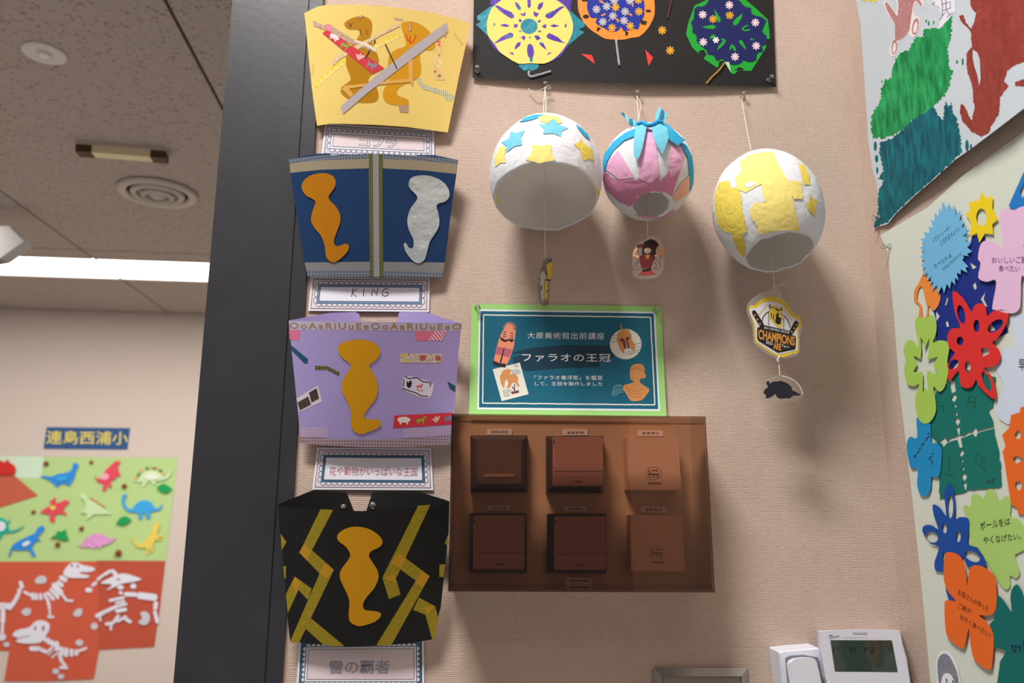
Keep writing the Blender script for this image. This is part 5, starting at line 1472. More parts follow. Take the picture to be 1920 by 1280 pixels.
art('coffin_print', [[(400, 230), (440, 240), (478, 290), (470, 370), (460, 440), (420, 560), (382, 635), (268, 600), (285, 520), (310, 420), (330, 350), (360, 290)]], SAL)
rays = []
for k in range(11):
    a = math.radians(-172 + k * 17)
    rays.append([(422 + 30 * math.cos(a - .1), 262 + 30 * math.sin(a - .1)), (422 + 62 * math.cos(a - 0.04), 275 + 62 * math.sin(a - 0.04)), (422 + 62 * math.cos(a + 0.06), 275 + 62 * math.sin(a + 0.06)), (422 + 30 * math.cos(a + .1), 262 + 30 * math.sin(a + .1))])
art('coffin_rays', rays, SAL, 0.0023)
art('coffin_stripes', [[(x, y), (x + 26, y + 5), (x + 25, y + 14), (x - 1, y + 9)] for x, y in ((365, 300), (362, 322), (362, 342), (430, 310), (430, 335), (428, 356), (455, 268))], NVP, 0.0024)
art('coffin_rose_band', [[(300, 440), (445, 468), (418, 540), (288, 508)]], ROS, 0.0024)
art('coffin_black', [[(270, 568), (330, 595), (390, 600), (382, 635), (330, 628), (268, 602)], [(325, 345), (380, 378), (420, 370), (468, 378), (440, 402), (412, 385), (380, 400), (345, 385)], [(368, 450), (376, 452), (342, 595), (328, 590)]], BLK2, 0.0026)
art('round_stamp', [flower(1492, 418, 150, 36, 0.94, 2, 0, 0.96)], CHK, 0.0022)
strokes('postmark_lines', [Zk(smooth_open([(x, y + 12 * math.sin(k)) for k, x in enumerate(range(x0, x1, 22))], 3)) for x0, x1, y in ((1352, 1420, 330), (1350, 1420, 355), (1350, 1420, 385), (1520, 1640, 420), (1520, 1640, 450), (1510, 1635, 480), (1500, 1620, 500))], 0.8, pb_, 0.0024, mat('slate ink', (54, 66, 76)), pr)
art('helmet_print', [[(1410, 370), (1422, 310), (1470, 280), (1520, 290), (1545, 330), (1548, 380), (1580, 420), (1575, 485), (1545, 470), (1520, 420), (1480, 440), (1482, 510), (1440, 470), (1415, 400)], [(1442, 238), (1452, 238), (1462, 280), (1452, 285)]], TER, 0.0026)
art('helmet_eye_slots', [[(1435, 375), (1465, 360), (1485, 385), (1502, 460), (1480, 462), (1462, 395), (1440, 392)], [(1490, 360), (1522, 350), (1530, 370), (1510, 378), (1532, 455), (1512, 460), (1498, 390)]], PLU, 0.0028)
art('stamp_card', [[(265, 650), (515, 588), (596, 880), (348, 944)]], CHK, 0.0022)
art('crested_helmet_print', [[(330, 720), (360, 660), (400, 645), (435, 655), (425, 700), (480, 695), (502, 730), (495, 770), (515, 800), (500, 815), (470, 770), (440, 780), (430, 815), (392, 830), (410, 780), (395, 740), (375, 770), (370, 835), (340, 780)]], TER, 0.0024)
art('stand_print', [[(436, 858), (505, 842), (508, 866), (440, 880)], [(440, 810), (450, 808), (470, 845), (462, 848)], [(462, 785), (472, 785), (472, 845), (464, 845)]], PLU, 0.0026)
strokes('postmark_lines', [Zk(smooth_open([(x, y + 5 * math.sin(k * 1.6)) for k, x in enumerate(range(x0, x1, 20))], 3)) for x0, x1, y in ((430, 520, 660), (440, 525, 675), (440, 525, 690), (355, 440, 845), (358, 440, 862), (362, 440, 880), (366, 440, 896), (460, 515, 605), (465, 515, 620))], 0.8, pb_, 0.0025, MATS['slate ink'], pr)
art('bust_print', [smooth_closed([(1532, 660), (1550, 615), (1600, 598), (1650, 610), (1668, 650), (1665, 680), (1680, 710), (1665, 735), (1630, 735), (1625, 770), (1660, 800), (1712, 835), (1690, 880), (1640, 935), (1560, 945), (1530, 930), (1500, 880), (1468, 830), (1480, 795), (1540, 780), (1565, 765), (1560, 755), (1540, 745), (1530, 700)], 2)], TER, 0.0024)
strokes('bust_lines', [Zk(smooth_open(q, 3)) for q in ([(1490, 800), (1540, 840), (1600, 850), (1660, 830)], [(1500, 830), (1560, 880), (1640, 870)], [(1520, 880), (1580, 910), (1640, 900)], [(1545, 660), (1570, 640), (1640, 640)], [(1580, 625), (1630, 660), (1665, 650)], [(1545, 690), (1562, 688)], [(1548, 725), (1560, 724)])], 0.9, pb_, 0.0026, mat('dark terracotta ink', (156, 100, 56)), pr)
strokes('postmark_rings', [Zk(smooth_open(q, 3)) for q in ([(1375, 830), (1400, 800), (1450, 795)], [(1370, 860), (1410, 815), (1465, 805)], [(1360, 885), (1410, 840), (1470, 825)], [(1375, 895), (1420, 850), (1475, 840)], [(1395, 900), (1430, 865), (1470, 860)])], 0.8, pb_, 0.0024, mat('pale teal ink', (150, 190, 198)), pr)
pin(895, 576, pb_, 0.0007, 'clear push pin at the top left corner of the teal notice')
pin(1230, 582, pb_, 0.0007, 'clear push pin at the top right corner of the teal notice')

# ------------------------------------------------------------------ papier-mache balloons


def tissue(name, rgb, rough=0.7, crinkle=0.42, through=0.24):
    """thin crinkled paper that lets some light through"""
    if name in MATS:
        return MATS[name]
    M = mat(name, rgb, rough, 0.3)
    nt = M.node_tree
    b = nt.nodes['Principled BSDF']
    tc = nt.nodes.new('ShaderNodeTexCoord')
    n = nt.nodes.new('ShaderNodeTexNoise')
    n.inputs['Scale'].default_value = 34
    n.inputs['Detail'].default_value = 2.5
    n.inputs['Distortion'].default_value = 0.35
    nt.links.new(tc.outputs['Object'], n.inputs['Vector'])
    ab = nt.nodes.new('ShaderNodeMath')
    ab.operation = 'SUBTRACT'
    ab.inputs[1].default_value = 0.5
    nt.links.new(n.outputs[0], ab.inputs[0])
    rd = nt.nodes.new('ShaderNodeMath')
    rd.operation = 'ABSOLUTE'
    nt.links.new(ab.outputs[0], rd.inputs[0])
    bp = nt.nodes.new('ShaderNodeBump')
    bp.inputs['Strength'].default_value = crinkle
    bp.inputs['Distance'].default_value = 0.010
    nt.links.new(rd.outputs[0], bp.inputs['Height'])
    nt.links.new(bp.outputs[0], b.inputs['Normal'])
    tl = nt.nodes.new('ShaderNodeBsdfTranslucent')
    tl.inputs[0].default_value = tuple(lin(q) for q in rgb) + (1,)
    mx = nt.nodes.new('ShaderNodeMixShader')
    mx.inputs[0].default_value = through
    nt.links.new(b.outputs[0], mx.inputs[1])
    nt.links.new(tl.outputs[0], mx.inputs[2])
    nt.links.new(mx.outputs[0], nt.nodes['Material Output'].inputs[0])
    return M


PM = tissue('white paper mache', (234, 238, 244))
PMI = tissue('inside paper mache', (244, 240, 234), 0.8, 0.06, 0.62)
TYEL = tissue('yellow tissue paper', (240, 224, 130), through=0.12)
TYE2 = tissue('deep yellow tissue paper', (234, 212, 92), through=0.12)
TBLU = tissue('turquoise tissue paper', (112, 194, 218), through=0.12)
TBL2 = tissue('strong blue tissue paper', (42, 164, 208), through=0.12)
TPNK = tissue('pink tissue paper', (230, 172, 206), through=0.12)
TPK2 = tissue('deep pink tissue paper', (214, 140, 174), through=0.12)
STR = mat('white cotton string', (218, 208, 196), 0.8)


def balloon(cx, cy, hc, Apx, Bpx, phi, dirx, cfrac, label, seed):
    c = M_(cx, cy, hc)
    sc = (c - CAM).dot(FW) / F
    v = (CAM - c).normalized()
    dn_ = (-UP - v * (-UP).dot(v)).normalized()
    rt_ = v.cross(dn_)
    if rt_.dot(RT) < 0:
        rt_ = -rt_
    d2 = (dn_ * math.cos(dirx) + rt_ * math.sin(dirx)).normalized()
    ax_ = (v * math.cos(phi) + d2 * math.sin(phi)).normalized()
    A, Bq = Apx * sc, Bpx * sc
    S = Ball(c, ax_, A, Bq)
    t = thing('paper_balloon', c - ax_ * A, label, 'paper balloon', 'hanging papier-mache balloons')
    rnd = random.Random(seed)
    x = ax_.orthogonal().normalized()
    y = ax_.cross(x)
    N, K = 64, 40
    ph = [rnd.uniform(0, 6.28) for _ in range(8)]

    def shell(off, flip):
        vs2, fs = [], []
        a0, a1 = -math.pi / 2, math.asin(cfrac)
        for i in range(K + 1):
            la = a0 + (a1 - a0) * i / K
            for k in range(N):
                lo = 2 * math.pi * k / N
                wr = 0.0003 * (math.sin(5 * lo + 4 * la + ph[0]) + math.sin(9 * lo - 6 * la + ph[1]) * 0.6 + math.sin(3 * lo + 11 * la + ph[2]) * 0.5)
                e = 0.0
                if i == K:
                    e = 0.0012 * math.sin(7 * lo + ph[3]) + 0.0008 * math.sin(16 * lo + ph[4])
                r_ = math.cos(la) * (Bq + off + wr)
                z_ = math.sin(la) * (A + off + wr) + e
                vs2.append(c + ax_ * z_ + (x * math.cos(lo) + y * math.sin(lo)) * r_)
        for i in range(K):
            for k in range(N):
                k2 = (k + 1) % N
                f_ = [i * N + k, i * N + k2, (i + 1) * N + k2, (i + 1) * N + k]
                fs.append(f_[::-1] if flip else f_)
        return vs2, fs
    vo, fo = shell(0, True)
    vi, fi = shell(-0.0022, False)
    nv = len(vo)
    rimf = [[K * N + k, nv + K * N + k, nv + K * N + (k + 1) % N, K * N + (k + 1) % N] for k in range(N)]
    link('shell', vo, fo + rimf, PM, t, smooth=len(fo)) if False else None
    o = link('shell', vo + vi, fo + rimf, PM, t, smooth=True)
    link('lining', vi, fi, PMI, t, smooth=True)
    return t, S, c, ax_, A, sc


def patch(nm, pts, S, t, m_, h=0.0008, sm=0, th=0.0002):
    return sheet(nm, pts, S, h, m_, t, th=th, grid=(5, 5), smooth=sm)


Zg = Z(880, 150, 4.1295)
Zh = Z(1300, 170, 3.557)
b1, S1, c1, a1, A1, sc1 = balloon(1023, 331, 0.100, 125, 105, math.radians(48.5), 0.0, 0.425, 'white paper balloon with blue and yellow tissue stars, wide open below', 1)
for q, m_ in (([(320, 395), (362, 410), (428, 385), (400, 440), (410, 500), (350, 512), (285, 560), (290, 515), (245, 480), (305, 455)], TBLU), ([(245, 510), (285, 525), (272, 575), (280, 640), (240, 640), (200, 672), (190, 610), (215, 560)], TYEL),
              ([(490, 498), (545, 508), (635, 500), (638, 580), (668, 622), (600, 630), (540, 645), (500, 632), (435, 618), (480, 570)], TYEL), ([(540, 340), (598, 342), (655, 302), (690, 345), (768, 372), (715, 395), (710, 438), (650, 412), (570, 415), (580, 380)], TBLU),
              ([(530, 290), (560, 275), (600, 268), (700, 285), (718, 325), (690, 340), (655, 300), (600, 335), (550, 320)], TYEL), ([(385, 325), (430, 290), (500, 268), (575, 265), (530, 292), (480, 308)], TBL2), ([(825, 342), (870, 370), (920, 420), (938, 460), (900, 440), (850, 385)], TBL2),
              ([(862, 452), (890, 490), (960, 545), (955, 590), (972, 638), (925, 610), (880, 622), (860, 540), (808, 495), (860, 480)], TYE2), ([(960, 790), (985, 840), (1008, 870), (1000, 895), (985, 880)], TYE2), ([(195, 870), (215, 910), (228, 970), (205, 940)], TYE2)):
    patch('tissue_star', Zg(q), S1, b1, m_)
b2, S2, c2, a2, A2, sc2 = balloon(1215, 322, 0.082, 95, 86, math.radians(43), 0.08, 0.925, 'small pink and white paper balloon with a turquoise tissue bow', 2)
for q, m_ in (([(1370, 360), (1412, 352), (1425, 420), (1450, 520), (1458, 620), (1475, 790), (1560, 690), (1560, 510), (1640, 510), (1665, 570), (1640, 690), (1590, 830), (1570, 900), (1520, 870), (1420, 860), (1330, 890), (1290, 950), (1240, 980), (1150, 940), (1060, 850), (1035, 770), (1045, 700), (1120, 770), (1280, 770), (1310, 770), (1315, 600), (1345, 440)], TPK2),
              ([(1370, 360), (1412, 352), (1425, 420), (1450, 520), (1458, 620), (1470, 740), (1400, 800), (1310, 765), (1315, 600), (1345, 440)], TPNK), ([(1150, 545), (1210, 640), (1275, 750), (1160, 770), (1055, 690), (1090, 610)], TPNK), ([(1560, 505), (1645, 515), (1660, 570), (1640, 690), (1560, 760), (1545, 690)], TPNK),
              ([(1605, 850), (1640, 800), (1705, 740), (1715, 800), (1690, 880), (1600, 950), (1575, 900)], mat('peach tissue paper', (228, 176, 164), 0.75)), ([(1270, 1040), (1330, 1050), (1500, 1065), (1590, 1000), (1560, 1060), (1470, 1078), (1350, 1075)], TPNK)):
    patch('tissue_strip', Zg(q), S2, b2, m_, 0.0008 if m_ is TPK2 else 0.0012)
patch('tissue_strip', Zg([(1032, 640), (1045, 570), (1110, 480), (1200, 410), (1290, 370), (1290, 430), (1200, 465), (1120, 540), (1065, 630), (1048, 705), (1035, 700)]), S2, b2, TBL2, 0.0015)
patch('tissue_strip', Zg([(1640, 480), (1680, 500), (1725, 590), (1738, 700), (1735, 800), (1712, 870), (1705, 700), (1690, 590), (1640, 510)]), S2, b2, TBL2, 0.0015)
bw = lambda nm, q, h, m_: sheet(nm, Zg(q), Bent(M_, lambda px, py, h=h: h), 0, m_, b2, th=0.0004)
bs = Bent(M_, lambda px, py: 0.125 + 0.010 * math.sin(px * 0.35 + py * 0.1) - 0.0004 * max(0, 240 - py))
bs.n = NM


def bow(nm, q, m_, h=0.0):
    return sheet(nm, Zg(q), bs, h, m_, b2, th=0.0004, grid=(4, 6))


def onball(nm, q, m_, h):
    return patch(nm, Zg(q), S2, b2, m_, h)


bow('bow_tail', [(1165, 255), (1190, 248), (1230, 290), (1290, 315), (1300, 340), (1265, 362), (1240, 350), (1215, 300)], TBLU)
bow('bow_tail', [(1470, 210), (1535, 258), (1518, 320), (1440, 318), (1438, 265)], TBLU)
onball('bow_tail', [(1290, 350), (1330, 325), (1375, 350), (1362, 420), (1340, 530), (1310, 612), (1275, 595), (1270, 500), (1280, 410)], TBLU, 0.008)
onball('bow_tail', [(1410, 370), (1470, 330), (1535, 370), (1545, 450), (1495, 578), (1440, 480)], TBLU, 0.008)
onball('bow_tail', [(1480, 330), (1530, 335), (1640, 440), (1675, 465), (1615, 505), (1560, 470), (1510, 400)], TBL2, 0.0065)
kn = [S2(x, y, 0.009) for x, y in Zg([(1300, 345), (1340, 330), (1380, 350), (1420, 345), (1460, 325), (1500, 330)])]
tube('bow_knot', smooth_open([tuple(p) for p in kn], 4), 0.0035, mat('deep turquoise tissue', (30, 150, 210), 0.7, bump=0.6, bscale=150), b2, 8)
b3, S3, c3, a3, A3, sc3 = balloon(1439, 394.5, 0.096, 123, 100, math.radians(54.5), 0.26, 0.80, 'white paper balloon with large torn yellow tissue patches', 3)
for q, m_ in (([(305, 475), (380, 425), (460, 408), (535, 405), (560, 470), (600, 550), (640, 610), (665, 720), (690, 840), (712, 940), (640, 930), (560, 932), (500, 950), (435, 955), (425, 900), (385, 850), (372, 800), (400, 750), (480, 745), (460, 680), (455, 620), (400, 650), (350, 680), (300, 660), (275, 580), (325, 530)], TYEL),
              ([(170, 610), (240, 600), (255, 650), (290, 640), (318, 690), (325, 780), (340, 860), (358, 935), (330, 960), (250, 950), (210, 945), (160, 890), (142, 780), (145, 690)], TYE2), ([(620, 600), (720, 600), (732, 720), (670, 722), (640, 670)], TYEL), ([(250, 950), (325, 965), (345, 1020), (350, 1090), (335, 1115), (290, 1060)], TYE2),
              ([(695, 478), (740, 500), (775, 560), (780, 630), (740, 625), (715, 540)], TYE2), ([(780, 685), (800, 715), (830, 735), (815, 775), (812, 845), (790, 815), (765, 790), (755, 745), (780, 735)], TYE2)):
    patch('tissue_patch', rough_edge(Zh(q), 4, 0.8, 6), S3, b3, m_)
sheet('white_gap', Zh(smooth_closed([(345, 625), (375, 605), (420, 615), (390, 640), (350, 640)], 2)), S3, 0.0012, PM, b3, th=0.0002, grid=(5, 5))


def string(nm, pts, label=None, parent=None, r=0.0007):
    pts = smooth_open([tuple(p) for p in pts], 4)
    o = tube(nm, pts, r, STR, parent, 6)
    if label:
        tag(o, label, 'string', 'white hanging strings')
    return o


def top_of(S, px, py):
    return S(px, py, 0.001)


# balloon 1: wall pin, string, charm
P1 = M_(1022, 164, 0.012)
pin(1022, 164, M_, 0.0, 'clear push pin holding the string of the star balloon', (0, 0.4))
string('hanging_string', [P1, M_(1020, 190, 0.06), top_of(S1, 1019, 216)], None, b1)
string('hanging_string', [P1, M_(1024, 190, 0.06), top_of(S1, 1023, 216)], None, b1)
string('string_bow', [M_(990, 166, 0.006), M_(1002, 174, 0.010), M_(1015, 168, 0.013), P1, M_(1029, 160, 0.014), M_(1032, 166, 0.012), P1], None, b1)
tp1 = c1 - a1 * A1 * 0.98
ch1 = M_(1022, 488, 0.085)
string('inner_string', [tp1, Vector((ch1.x, ch1.y, (tp1.z + ch1.z) / 2)), ch1], None, b1)
pin(1194, 180, M_, 0.0, 'clear push pin holding the string of the pink balloon', (0, 0.4))
P2 = M_(1194, 180, 0.012)
string('hanging_string', [P2, M_(1196, 205, 0.05), M_(1197, 230, 0.075)], None, b2)
string('hanging_string', [P2, M_(1201, 195, 0.03), M_(1197, 228, 0.075)], None, b2)
tp2 = c2 - a2 * A2 * 0.9
ch2 = M_(1214.5, 443, 0.078)
string('inner_string', [tp2, Vector((ch2.x, ch2.y, (tp2.z + ch2.z) / 2 + 0.02)), ch2], None, b2)
pin(1392, 182, M_, 0.0, 'clear push pin holding the string of the yellow patched balloon', (0, 0.3))
P3 = M_(1390.5, 185, 0.010)
string('hanging_string', [P3, M_(1399, 235, 0.05), top_of(S3, 1408, 281)], None, b3)
tp3 = c3 - a3 * A3 * 0.95
ch3 = M_(1451, 541, 0.090)
string('inner_string', [tp3, M_(1448, 500, 0.092), ch3], None, b3)

# ------------------------------------------------------------------ plastic charms
FILMC = clear_film('clear charm plastic', (0.97, 0.96, 0.94, 1), 0.10)
FILMF = clear_film('frosted laminate', (0.95, 0.94, 0.92, 1), 0.22, 0.3)
FILMS = clear_film('clear shrink plastic', (0.96, 0.95, 0.94, 1), 0.25)
Zj = Z(980, 400, 6.4)
# charm 1: turned edge-on
ang = math.radians(68)
n1 = (NM * math.cos(ang) + TM * math.sin(ang)).normalized()
E1 = Plane(M_(1022, 525, 0.085), n1)
t = thing('charm', ch1, 'narrow edge-on plastic charm in yellow and grey below the star balloon', 'charm', 'plastic charms under the balloons')
sheet('plastic', Zj(smooth_closed([(265, 545), (330, 525), (352, 560), (345, 770), (330, 1050), (270, 1108), (215, 1080), (190, 950), (195, 780), (240, 600)], 3)), E1, 0, FILMS, t, th=0.0012)
sheet('yellow_drawing', Zj([(285, 620), (330, 580), (350, 600), (345, 740), (330, 790), (300, 780), (300, 1000), (265, 1050), (262, 850), (300, 760)]), E1, 0.0015, mat('yellow ink', (214, 184, 60)), t, th=0.0001)
sheet('grey_drawing', Zj([(210, 730), (245, 690), (275, 690), (285, 760), (255, 840), (260, 1010), (235, 1080), (215, 1000), (205, 850)]), E1, 0.0015, mat('pale grey ink', (176, 178, 182)), t, th=0.0001)
strokes('dark_drawing', [Zj([(322, 585), (345, 550)]), Zj([(270, 690), (285, 740)]), Zj([(275, 800), (340, 800)]), Zj([(225, 860), (225, 920)]), Zj([(290, 920), (296, 945)])], 2.0, E1, 0.0018, mat('dark brown ink', (60, 48, 40)), t)
# charm 2: girl in red on clear plastic
E2 = Plane(M_(1215, 480, 0.078), (NM + TM * 0.1).normalized())
t = thing('charm', ch2, 'oval clear charm with a dark-haired figure in a red dress below the pink balloon', 'charm', 'plastic charms under the balloons')
sheet('plastic', Zj(smooth_closed([(1480, 300), (1530, 265), (1600, 275), (1660, 340), (1705, 430), (1700, 580), (1670, 700), (1600, 770), (1450, 790), (1350, 770), (1318, 700), (1315, 560), (1330, 440), (1400, 350)], 3)), E2, 0, FILMC, t, th=0.0015)
for nm, q, m_, h in (('hair', [(1440, 400), (1460, 340), (1540, 305), (1600, 330), (1640, 375), (1600, 420), (1600, 520), (1570, 570), (1520, 500), (1450, 520), (1430, 560), (1430, 450)], mat('dark brown hair ink', (56, 34, 38)), 0.0017), ('glove', [(1365, 390), (1400, 365), (1450, 370), (1445, 405), (1380, 418)], mat('dark red ink', (96, 36, 36)), 0.0019),
                     ('arm', [(1360, 405), (1385, 420), (1340, 490), (1400, 510), (1390, 540), (1315, 505), (1330, 450)], mat('skin ink', (206, 150, 112)), 0.0018), ('arm', [(1615, 395), (1640, 385), (1702, 455), (1690, 485), (1585, 522), (1580, 500), (1655, 455)], MATS['skin ink'], 0.0018),
                     ('face', smooth_closed([(1458, 430), (1500, 405), (1540, 430), (1532, 465), (1500, 480), (1470, 470)], 2), mat('pale skin ink', (190, 164, 148)), 0.0020), ('dress', [(1400, 510), (1460, 490), (1550, 500), (1580, 530), (1560, 600), (1540, 660), (1435, 660), (1410, 600)], mat('crimson ink', (96, 32, 34)), 0.0018),
                     ('belt', [(1432, 675), (1540, 658), (1542, 685), (1435, 702)], INK, 0.0020), ('skirt', [(1432, 700), (1545, 685), (1600, 730), (1480, 738), (1375, 742)], mat('red dress ink', (146, 52, 48)), 0.0019), ('necklace', [(1470, 500), (1500, 492), (1530, 498), (1510, 548), (1485, 548)], mat('ochre ink', (150, 116, 50)), 0.0021)):
    sheet(nm, Zj(q), E2, h, m_, t, th=0.0001)
strokes('curl_lines', [Zj(smooth_open(q, 4)) for q in ([(1400, 540), (1340, 620), (1335, 670), (1400, 672), (1430, 640)], [(1400, 560), (1370, 620), (1380, 660)], [(1560, 560), (1630, 570), (1650, 640), (1610, 668), (1560, 660)], [(1580, 580), (1610, 620), (1590, 650)], [(1380, 430), (1400, 490)], [(1580, 430), (1600, 480), (1650, 510), (1640, 550)])], 0.9, E2, 0.0017, mat('thin brown ink', (70, 46, 44)), t)
strokes('fringe_lines', [Zj([(1460, 420), (1500, 405), (1540, 420)]), Zj([(1485, 458), (1512, 458)])], 1.2, E2, 0.0023, MATS['dark brown hair ink'], t)
# charm 3: champions laminate
Zs = Z(1390, 530, 8.533)
E3 = Plane(M_(1451, 610, 0.090), NM)
t = thing('charm', ch3, 'laminated yellow-edged baseball champions emblem below the yellow patched balloon', 'charm', 'plastic charms under the balloons')
sheet('laminate', Zs(smooth_closed([(500, 80), (560, 70), (610, 120), (650, 220), (740, 330), (850, 480), (960, 580), (985, 700), (940, 850), (930, 1110), (800, 1190), (600, 1215), (500, 1190), (300, 1060), (200, 960), (170, 700), (100, 520), (85, 370), (160, 270), (330, 150), (460, 135)], 2)), E3, 0, FILMF, t, th=0.0006)
em = sheet('emblem_yellow', Zs(smooth_closed([(120, 390), (160, 352), (215, 365), (300, 270), (440, 222), (580, 240), (680, 300), (760, 390), (840, 500), (930, 545), (965, 620), (950, 700), (915, 780), (912, 1100), (840, 1130), (680, 1190), (560, 1175), (450, 1110), (270, 990), (215, 920), (195, 660), (130, 480)], 2)), E3, 0.0010, mat('emblem yellow print', (212, 182, 52)), t, th=0.0001)


def ep(nm, q, m_, h, sm=0):
    return blobs(nm, [Zs(smooth_closed(p, sm) if sm else p) for p in q], E3, h, m_, em)


EW = mat('emblem white print', (206, 204, 206))
EK = mat('emblem black print', (28, 28, 26))
EO = mat('emblem bronze print', (196, 134, 58))
ep('emblem_white', [[(130, 430), (180, 395), (240, 410), (330, 330), (470, 298), (600, 320), (700, 400), (800, 540), (880, 580), (930, 620), (900, 720), (895, 1050), (860, 1085), (600, 1145), (520, 1120), (300, 980), (235, 900), (225, 680), (150, 520)]], EW, 0.0015, 2)
for q in [ell(290 + 28 * k, 500 - 34 * k, 22, 14, 8, -50) for k in range(5)] + [ell(690 + 26 * k, 445 + 36 * k, 22, 14, 8, 55) for k in range(5)]:
    ep('laurel_leaf', [q], mat('laurel tan print', (204, 176, 140)), 0.0017)
strokes('ball_outline', [Zs(smooth_open([(330, 620), (350, 550), (395, 490), (450, 455)], 3)), Zs(smooth_open([(670, 510), (730, 580), (770, 660), (785, 720)], 3))], 1.6, E3, 0.0018, EK, em)
strokes('ball_stitches', [Zs([(425, 480 + 24 * k), (450, 470 + 24 * k)]) for k in range(9)] + [Zs([(660, 560 + 24 * k), (690, 570 + 24 * k)]) for k in range(8)], 0.8, E3, 0.0018, EK, em)
ep('tiger_head', [[(440, 340), (470, 370), (540, 365), (610, 400), (650, 400), (660, 440), (640, 470), (665, 530), (650, 580), (650, 640), (630, 720), (590, 715), (540, 670), (490, 620), (450, 560), (440, 480), (465, 420)]], mat('tiger yellow print', (206, 176, 66)), 0.0019, 2)
ep('tiger_stripes', [[(440, 335), (470, 360), (465, 440), (450, 400)], [(470, 500), (490, 470), (485, 540), (500, 590), (478, 560)], [(505, 530), (525, 490), (520, 570), (540, 620), (512, 590)], [(540, 400), (600, 430), (640, 440), (600, 450), (550, 430)], [(560, 500), (600, 470), (595, 540), (640, 570), (625, 660), (580, 665), (540, 630), (550, 570)], [(640, 470), (660, 520), (640, 510)], [(490, 385), (530, 390), (500, 410)], [(620, 400), (655, 410), (650, 450)]], EK, 0.0021)
for q in ([(200, 435), (232, 450), (360, 660), (345, 710), (300, 705), (172, 490), (175, 450)], [(880, 600), (918, 640), (905, 690), (810, 830), (770, 820), (765, 780), (850, 620)]):
    ep('bat', [q], EK, 0.0019, 0)
ep('bat_stars', [flower(x, y, 18, 5, 0.45) for x, y in ((218, 515), (258, 585), (298, 655), (880, 670), (845, 725), (806, 782))], EO, 0.0022)
ep('emblem_shield', [[(255, 715), (350, 690), (360, 675), (780, 770), (790, 830), (860, 850), (872, 870), (868, 1045), (850, 1065), (585, 1118), (270, 925), (252, 880)]], EK, 0.0020)
text('lettering', 'JERA CENTRAL LEAGUE', Zs([(362, 698), (770, 778), (766, 828), (358, 738)]), E3, 0.0024, mat('lettering grey print', (190, 190, 192)), em, bold=0.02)
text('lettering', 'CHAMPIONS', Zs([(272, 740), (855, 860), (855, 1012), (272, 900)]), E3, 0.0024, EO, em, bold=0.035)
text('lettering', '2023', Zs([(392, 925), (502, 955), (500, 1000), (392, 972)]), E3, 0.0024, MATS['lettering grey print'], em, bold=0.02)
text('lettering', 'ARE', Zs([(512, 950), (640, 975), (640, 1085), (512, 1060)]), E3, 0.0024, EO, em, bold=0.04)
text('lettering', 'Tigers', Zs([(645, 980), (770, 1010), (765, 1055), (640, 1030)]), E3, 0.0024, MATS['lettering grey print'], em)
tube('string_knot', smooth_open([tuple(E3(x, y, 0.001)) for x, y in Zs([(510, -10), (518, 75), (560, 60), (690, 12)])], 4), 0.0007, STR, t)
tube('string_knot', smooth_open([tuple(E3(x, y, 0.002)) for x, y in Zs([(520, 80), (540, 120), (545, 165)])], 4), 0.0007, STR, t)
# charm 4: black animal
Zi = Z(1380, 500, 4.7407)
E4 = Plane(M_(1470, 730, 0.088), NM)
t4 = thing('charm', E4(1462, 705), 'clear half-round charm with a black painted beetle-like animal, lowest under the balloons', 'charm', 'plastic charms under the balloons')
sheet('plastic', Zi(smooth_closed([(385, 965), (450, 975), (520, 1010), (575, 1075), (595, 1130), (580, 1170), (500, 1195), (380, 1205), (280, 1190), (245, 1150), (240, 1090), (260, 1020), (310, 985)], 3)), E4, 0, FILMC, t4, th=0.0012)
sheet('black_animal', rough_edge(Zi([(268, 1025), (290, 1015), (300, 1040), (340, 1018), (400, 1012), (460, 1040), (495, 1065), (505, 1100), (570, 1130), (572, 1142), (500, 1145), (485, 1165), (430, 1172), (385, 1172), (358, 1155), (350, 1130), (310, 1160), (270, 1170), (265, 1140), (248, 1125), (255, 1090), (285, 1070)]), 3, 0.8, 4), E4, 0.0014, mat('black marker paint', (34, 36, 44), 0.5), t4, th=0.0002)
strokes('white_edge', [Zi(smooth_open([(395, 968), (460, 980), (530, 1020), (575, 1075), (594, 1135)], 3))], 1.2, E4, 0.0016, mat('white edge', (224, 220, 216)), t4)
tube('link_string', smooth_open([tuple(E4(x, y, 0.002)) for x, y in Zi([(388, 785), (380, 835), (385, 900), (390, 970)])], 4), 0.0008, STR, t4)
tube('link_knot', smooth_open([tuple(E4(x, y, 0.004)) for x, y in Zi([(395, 790), (375, 815), (368, 835), (380, 842)])], 4), 0.0012, STR, t4)

# ------------------------------------------------------------------ smoked acrylic control box
Zl = Z(830, 770, 3.6577)


def smoked(name, tint, gloss=0.02):
    M = bpy.data.materials.new(name)
    M.use_nodes = True
    nt = M.node_tree
    nt.nodes.remove(nt.nodes['Principled BSDF'])
    out = nt.nodes['Material Output']
    tr = nt.nodes.new('ShaderNodeBsdfTransparent')
    tr.inputs[0].default_value = tint
    gl = nt.nodes.new('ShaderNodeBsdfGlossy')
    gl.inputs['Roughness'].default_value = gloss
    fr = nt.nodes.new('ShaderNodeFresnel')
    fr.inputs[0].default_value = 1.45
    m2 = nt.nodes.new('ShaderNodeMixShader')
    nt.links.new(fr.outputs[0], m2.inputs[0])
    nt.links.new(tr.outputs[0], m2.inputs[1])
    nt.links.new(gl.outputs[0], m2.inputs[2])
    nt.links.new(m2.outputs[0], out.inputs[0])
    MATS[name] = M
    return M


